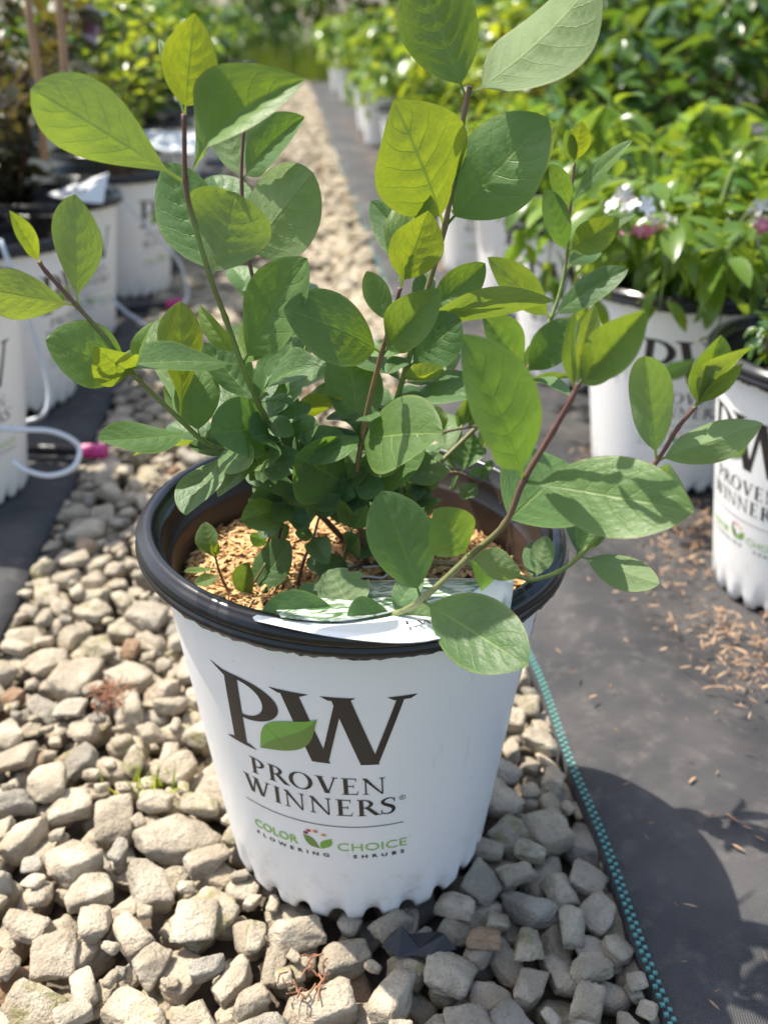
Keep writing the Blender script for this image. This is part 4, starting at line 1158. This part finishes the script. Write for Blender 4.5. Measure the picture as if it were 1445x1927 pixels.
for i, (x, y) in enumerate(((-1.05, 2.3), (-1.15, 2.9), (-1.45, 2.2), (-1.5, 3.3))):
    make_shrub('potted_shrub', 'dark green shrub deep in the left rows', 'shrubs deep in the left rows', x, y, .230, rng.uniform(.5, .75), .36, 12, 420, .06, (M_bgB, M_bgC, M_bgA)[i % 3], 'small', .1, 0, M_twig, 220 + i)
for i, y in enumerate((3.1, 3.6, 4.2, 4.9, 5.7, 6.6, 7.6, 8.7, 9.8)):
    make_shrub('potted_shrub', 'green shrub in the far front row left of the gravel path', 'far shrubs left of the path', ledge(y) - .20, y, .230, rng.uniform(.46, .64), .30, 13, 560, .07, (M_bgB, M_bgA, M_bgB)[i % 3], 'broad', .15, 0, M_twig, 240 + i)
    make_shrub('potted_shrub', 'green shrub deep in the far rows left of the path', 'far shrubs deep left', ledge(y) - .85, y, .230, rng.uniform(.55, .85), .42, 10, 330, .085, (M_bgA, M_bgB)[i % 2], 'broad', .1, 0, M_twig, 260 + i)
# stakes
for pts in ([(44, -60), (58, 40), (76, 160), (84, 300)], [(104, -60), (114, 20), (122, 120), (128, 260)]):
    tag(tube('bamboo_stake', [at(px, py, 1.50) for px, py in pts], .0058, M_wood, None, 8), 'thin brown bamboo stake standing among the burgundy shrubs', 'stake', 'stakes among the dark shrubs')

# ------------------------------------------------------------------ trees closing the view
def make_tree(x, y, h, w, mat, label, seed, low=.08, leaf=.16, n=2600):
    rs = np.random.default_rng(seed)
    root = empty('tree', (x, y, -.06)); tag(root, label, 'tree', 'trees behind the nursery rows')
    tr, tf = tube_data(smooth_path([Vector((0, 0, 0)), Vector((.1, 0, h * .3)), Vector((-.05, .1, h * .62)), Vector((.05, 0, h * .9))], 4), lambda t: .10 * h / 4 * (1 - .8 * t), 8)
    TV, TF = list(tr), list(tf)
    cl = []
    for k in range(26):
        a = rs.uniform(0, 6.28); z = h * rs.uniform(low, .95); rr_ = w * (1 - .75 * (z / h) ** 2) * rs.uniform(.35, 1); c = Vector((rr_ * math.cos(a), rr_ * math.sin(a), z)); cl.append((c, w * rs.uniform(.22, .42)))
        v, f = tube_data([Vector((0, 0, z * .72)), c * .5 + Vector((0, 0, z * .42)), c], lambda t: .022 * h / 4 * (1 - .8 * t), 5); b = len(TV); TV += v; TF += [tuple(i + b for i in q) for q in f]
    meshobj('trunk', TV, TF, M_trunk, root)
    Vs, Fs, nb = [], [], 0
    for k in range(n):
        c, r_ = cl[k % 26]; d = rs.normal(size=3); d /= np.linalg.norm(d); p = np.array(c) + d * r_ * rs.uniform(.45, 1.0) * np.array([1, 1, .8])
        if p[2] < .1: continue
        V, F = BGL['broad'][k % 3]; Vs.append(V @ frames(rs.normal(size=3) + d * .5, np.array([0, 0, 1.]) + rs.normal(0, .5, 3)).T * leaf * rs.uniform(.6, 1.2) + p); Fs.append(F + nb); nb += len(V)
    tag(fastmesh('crown', np.vstack(Vs), np.vstack(Fs), mat, root), kind='stuff')
tl = ['dense dark green tree closing the end of the path', 'dark tree beyond the left rows', 'bright leafy tree beyond the right rows']
make_tree(-1.0, 15.5, 3.2, 1.3, M_bgD, tl[0], 1, .02)
make_tree(-2.6, 14.0, 3.0, 1.5, M_bgB, tl[1], 2, .02)
make_tree(-4.8, 13.5, 3.5, 1.9, M_bgD, tl[1], 3, .02)
make_tree(-7.4, 12.5, 3.8, 2.1, M_bgB, tl[1], 4, .02)
make_tree(0.7, 15.0, 2.6, 1.2, M_bgD, tl[2], 5, .02)
make_tree(2.3, 14.2, 3.2, 1.6, M_bgA, tl[2], 6, .02)
make_tree(4.6, 13.4, 3.4, 1.9, M_bgB, tl[2], 7, .02)
make_tree(7.3, 12.6, 3.8, 2.2, M_bgA, tl[2], 8, .02)
gv, gf, gb = [], [], 0
for k in range(5000):                               # long grass at the end of the path
    p = np.array([rng.uniform(-3, 1.6), rng.uniform(11.5, 14.5), -.06]); h = rng.uniform(.2, .62); a = rng.uniform(0, 6.28); l = rng.normal(0, .12, 2)
    w = .008; gv.append(np.array([[p[0] - w * math.cos(a), p[1] - w * math.sin(a), p[2]], [p[0] + w * math.cos(a), p[1] + w * math.sin(a), p[2]], [p[0] + l[0], p[1] + l[1], p[2] + h]])); gf.append(np.array([[0, 1, 2]]) + gb); gb += 3
tag(fastmesh('long_grass', np.vstack(gv), np.vstack(gf), M_bgD, None), 'tall olive grass at the far end of the gravel path', 'grass', kind='stuff')

# ------------------------------------------------------------------ drip pipes, tubes, tags
def drip_pipe(pxpts, label):
    pts = [atz(px, py, .014) for px, py in pxpts]
    root = empty('drip_pipe', pts[-1]); tag(root, label, 'pipe', 'black drip pipes'); o = Vector(root.location)
    tube('pipe', smooth_path([p - o for p in pts], 5), .0085, M_pipe, root, 12)
    d = (pts[-1] - pts[-2]).normalized()
    cap = [(-.004, .0098), (.004, .0110), (.014, .0110), (.018, .0125), (.030, .0120), (.034, .0090)]
    V, F = [], []; a = d.cross(Vector((0, 0, 1))).normalized(); b = d.cross(a)
    for i, (s, r) in enumerate(cap):
        for k in range(8):
            th = 2 * math.pi * k / 8; V.append(d * s + (a * math.cos(th) + b * math.sin(th)) * r)
            if i: F.append(((i - 1) * 8 + k, (i - 1) * 8 + (k + 1) % 8, i * 8 + (k + 1) % 8, i * 8 + k))
    F.append(tuple(40 + k for k in range(8)))
    meshobj('end_cap', V, F, M_pink, root, smooth=False)
drip_pipe([(-120, 838), (20, 843), (100, 846), (160, 848)], 'black drip pipe with pink end cap by the white tube loop')
drip_pipe([(120, 592), (200, 584), (260, 578), (316, 573)], 'black drip pipe with pink end cap reaching the gravel further back')
def dtube(label, pts): tag(tube('drip_tube', smooth_path(pts, 8), .0033, M_tube, None, 9), label, 'tube', 'pale drip tubes')
dtube('thick pale drip tube curling in a loop on the left cloth', [at(-60, 800, 1.10), at(30, 808, 1.10), at(100, 812, 1.12), at(148, 838, 1.13), at(140, 878, 1.11), at(95, 895, 1.09), at(50, 885, 1.08), at(25, 868, 1.08)])
dtube('pale drip tube hanging down the pot behind the loop', [at(2, 452, 1.42), at(12, 480, 1.41), at(48, 580, 1.40), at(75, 660, 1.385), at(92, 735, 1.37), at(80, 782, 1.35), at(25, 797, 1.34), at(-20, 800, 1.34)])
dtube('pale drip tube arching from the tagged pot to the cloth', [at(202, 348, 1.98), at(240, 385, 2.02), at(290, 440, 2.05), at(335, 490, 2.08), at(353, 545, 2.08), at(345, 575, 2.06)])
dtube('pale drip tube running along the ground between left pots', [at(212, 562, 1.9), at(235, 585, 1.86), at(265, 605, 1.83), at(300, 632, 1.80)])
def standing_tag(name, corners, label, extras=(), mat=M_white, stalk=None):
    c0 = corners[3]; root = empty(name, c0); tag(root, label, 'tag')
    c = [p - c0 for p in corners]; nrm = (c[1] - c[0]).cross(c[3] - c[0]).normalized()
    V = c + [p + nrm * .0008 for p in c]
    meshobj('card', V, [(0, 1, 2, 3), (7, 6, 5, 4), (0, 4, 5, 1), (1, 5, 6, 2), (2, 6, 7, 3), (3, 7, 4, 0)], mat, root, smooth=False)
    if stalk is not None: tube('stalk', [c[3].lerp(c[2], .5) + Vector((0, 0, .004)), stalk - c0], .0016, M_white, root, 6)
    for (u0, v0, u1, v1), m in extras:
        f = lambda u, v: c[0].lerp(c[1], u).lerp(c[3].lerp(c[2], u), v)
        for s in (1, -1):
            q = [f(u0, v0), f(u1, v0), f(u1, v1), f(u0, v1)]
            off = nrm * (.0014 if s > 0 else -.0006)
            meshobj('print', [p + off for p in q], [(0, 1, 2, 3)], m, root, smooth=False)
standing_tag('plant_tag', [at(88, 366, 1.86), at(204, 325, 1.90), at(194, 382, 1.84), at(140, 378, 1.78)], 'white plant tag with green print leaning on a left pot rim', (((.62, .45, .9, .8), M_green1), ((.1, .75, .4, .95), M_pinkc)))
standing_tag('plant_tag', [at(265, 245, 2.7), at(375, 250, 2.72), at(370, 290, 2.6), at(262, 275, 2.58)], 'white plant tag lying in the pot behind the burgundy shrubs', (((.2, .2, .8, .6), M_lav),))
standing_tag('plant_tag', [at(166, 8, 2.0), at(190, 22, 2.0), at(182, 85, 2.0), at(152, 66, 2.0)], 'lavender picture tag hung high among the left shrubs', (((.2, .1, .8, .8), plain('plum print', (.2, .07, .15), .4)),), M_lav)
standing_tag('plant_tag', [at(950, 336, 2.34), at(1012, 332, 2.34), at(1012, 347, 2.32), at(950, 350, 2.32)], 'white plant tag with pink band on a mid row pot rim', (((.02, .5, .98, .98), M_pinkc),))

def blossom(px, py, y, mat, size, seed):
    rs = random.Random(seed); V, F = [], []
    for k in range(5):
        a = 2 * math.pi * k / 5; u = Vector((math.cos(a), math.sin(a), 0)); w = Vector((-math.sin(a), math.cos(a), 0)); b = len(V)
        V += [w * -.06, w * .06, u * .55 + w * .30 + Vector((0, 0, .55)), u * .55 - w * .30 + Vector((0, 0, .55)), u * 1.0 + w * .22 + Vector((0, 0, .50)), u * 1.0 - w * .22 + Vector((0, 0, .50))]
        F += [(b, b + 1, b + 2, b + 3), (b + 3, b + 2, b + 4, b + 5)]
    o = meshobj('blossom', [v * size for v in V], F, mat, weig)
    o.location = at(px, py, y) - Vector(weig.location); o.rotation_euler = (rs.uniform(.3, 1.2), rs.uniform(-.5, .5), rs.uniform(0, 6))
M_petal = plain('pink petal', (0.72, 0.22, 0.36), 0.5, 0.3, 90, 0.3); M_wpetal = plain('white petal', (0.82, 0.78, 0.78), 0.5, 0.3, 90, 0.1)
for k, (px, py) in enumerate(((1172, 374), (1188, 396), (1210, 390), (1228, 424), (1254, 418), (1160, 388), (1432, 396), (1428, 424), (1246, 432))): blossom(px, py, 1.09 + .01 * (k % 3), M_wpetal, .0125, k)
for k, (px, py) in enumerate(((1148, 434), (1162, 440), (1176, 434), (1204, 442), (1232, 440), (1444, 436), (1436, 432))): blossom(px, py, 1.09 + .01 * (k % 3), M_petal, .0115, k + 50)

# ------------------------------------------------------------------ litter
def litter_place(regions):
    def f():
        cx, cy, sx, sy = regions[int(rng.integers(len(regions)))]
        p = atz(cx + rng.normal(0, sx), cy + rng.normal(0, sy), .012); return p.x, p.y, .010 + abs(rng.normal(0, .003))
    return f
V, F = shreds(760, litter_place([(1340, 1175, 45, 35), (1400, 1210, 40, 30), (1290, 1020, 40, 35), (1330, 985, 40, 25), (1260, 1060, 45, 45), (1140, 850, 25, 25), (1420, 1260, 40, 40)]), .004, .016, .8, .35)
tag(fastmesh('leaf_litter', V, F, M_chip, None, smooth=False), 'brown wood chip and leaf litter against the right hand pots', 'litter', kind='stuff')
def lone():
    if rng.random() < .5: p = atz(rng.uniform(1020, 1460), rng.uniform(1130, 1930), .012)
    else:
        y = rng.uniform(.35, 6); p = Vector((redge(y) + .03 + abs(rng.normal(0, .16)), y, .012))
    if p.x < redge(p.y) + .015: p.x = redge(p.y) + .02 + rng.random() * .25
    return p.x, p.y, .012 + rng.normal(0, .001)
V, F = shreds(105, lone, .004, .012, .9, .1)
tag(fastmesh('wood_chip', V, F, M_chip, None, smooth=False), 'loose tan wood chips scattered over the right ground cloth', 'wood chip', kind='stuff')
V, F = shreds(700, lambda: (lambda y: (redge(y) + .12 + abs(rng.normal(0, .14)), y, .012))(rng.uniform(1.9, 7)), .012, .03, .9, .2)
tag(fastmesh('leaf_litter', V, F, M_chip, None, smooth=False), 'orange brown litter strewn along the far right pot row', 'litter', kind='stuff')
def weed(px, py, n, spread, label, r=.0007):
    c = atz(px, py, .006); VV, FF = [], []
    for k in range(n):
        a = rng.uniform(0, 6.28); p = c + Vector((rng.normal(0, spread), rng.normal(0, spread), abs(rng.normal(0, .004)))); pts = [p]
        for j in range(4):
            a += rng.normal(0, .9); p = p + Vector((math.cos(a) * spread * .5, math.sin(a) * spread * .5, rng.normal(.0006, .002))); pts.append(p)
        v, f = tube_data(smooth_path(pts, 3), r, 4); b = len(VV); VV += v; FF += [tuple(i + b for i in q) for q in f]
    tag(meshobj('dry_weed', VV, FF, M_dry, None), label, 'weed')
weed(210, 1312, 45, .009, 'dry reddish brown weed clump on the gravel left of the pot')
weed(588, 1852, 14, .007, 'tangle of thin red roots between stones before the pot')
c = atz(750, 1778, .006)
sv = [Vector((0, 0, 0)), Vector((.014, .004, .016)), Vector((.026, -.004, .003)), Vector((.044, .002, .010)), Vector((.052, -.002, 0)), Vector((.012, -.008, 0)), Vector((.034, -.008, .002)), Vector((.02, .01, .001)), Vector((.04, .012, .001))]
o = meshobj('plastic_scrap', [c + v - Vector((.012, 0, .002)) for v in sv], [(0, 5, 1), (5, 2, 1), (5, 6, 2), (2, 6, 3), (6, 4, 3), (0, 1, 7), (1, 2, 7), (2, 8, 7), (2, 3, 8), (3, 4, 8)], M_scrap, smooth=False)
md = o.modifiers.new('s', 'SOLIDIFY'); md.thickness = .0006
tag(o, 'torn scrap of black plastic film on the stones before the pot', 'scrap')
gv, gf, gb = [], [], 0
for k in range(260):                                # little green weeds in the gravel
    px, py = ((470, 872), (235, 690), (500, 850), (600, 1560), (280, 1490), (700, 760))[k % 6]
    p = np.array(atz(px + rng.normal(0, 26), py + rng.normal(0, 14), -.006)); a = rng.uniform(0, 6.28); h = rng.uniform(.008, .026); w = .0016
    gv.append(np.array([[p[0] - w * math.cos(a), p[1] - w * math.sin(a), p[2]], [p[0] + w * math.cos(a), p[1] + w * math.sin(a), p[2]], [p[0] + rng.normal(0, .008), p[1] + rng.normal(0, .008), p[2] + h]])); gf.append(np.array([[0, 1, 2]]) + gb); gb += 3
tag(fastmesh('grass_sprigs', np.vstack(gv), np.vstack(gf), M_bgE, None), 'tiny green sprigs growing between the gravel stones', 'grass', kind='stuff')
print('leaves', n_leaf[0], 'stones', len(placed), 'objects', len(bpy.data.objects))
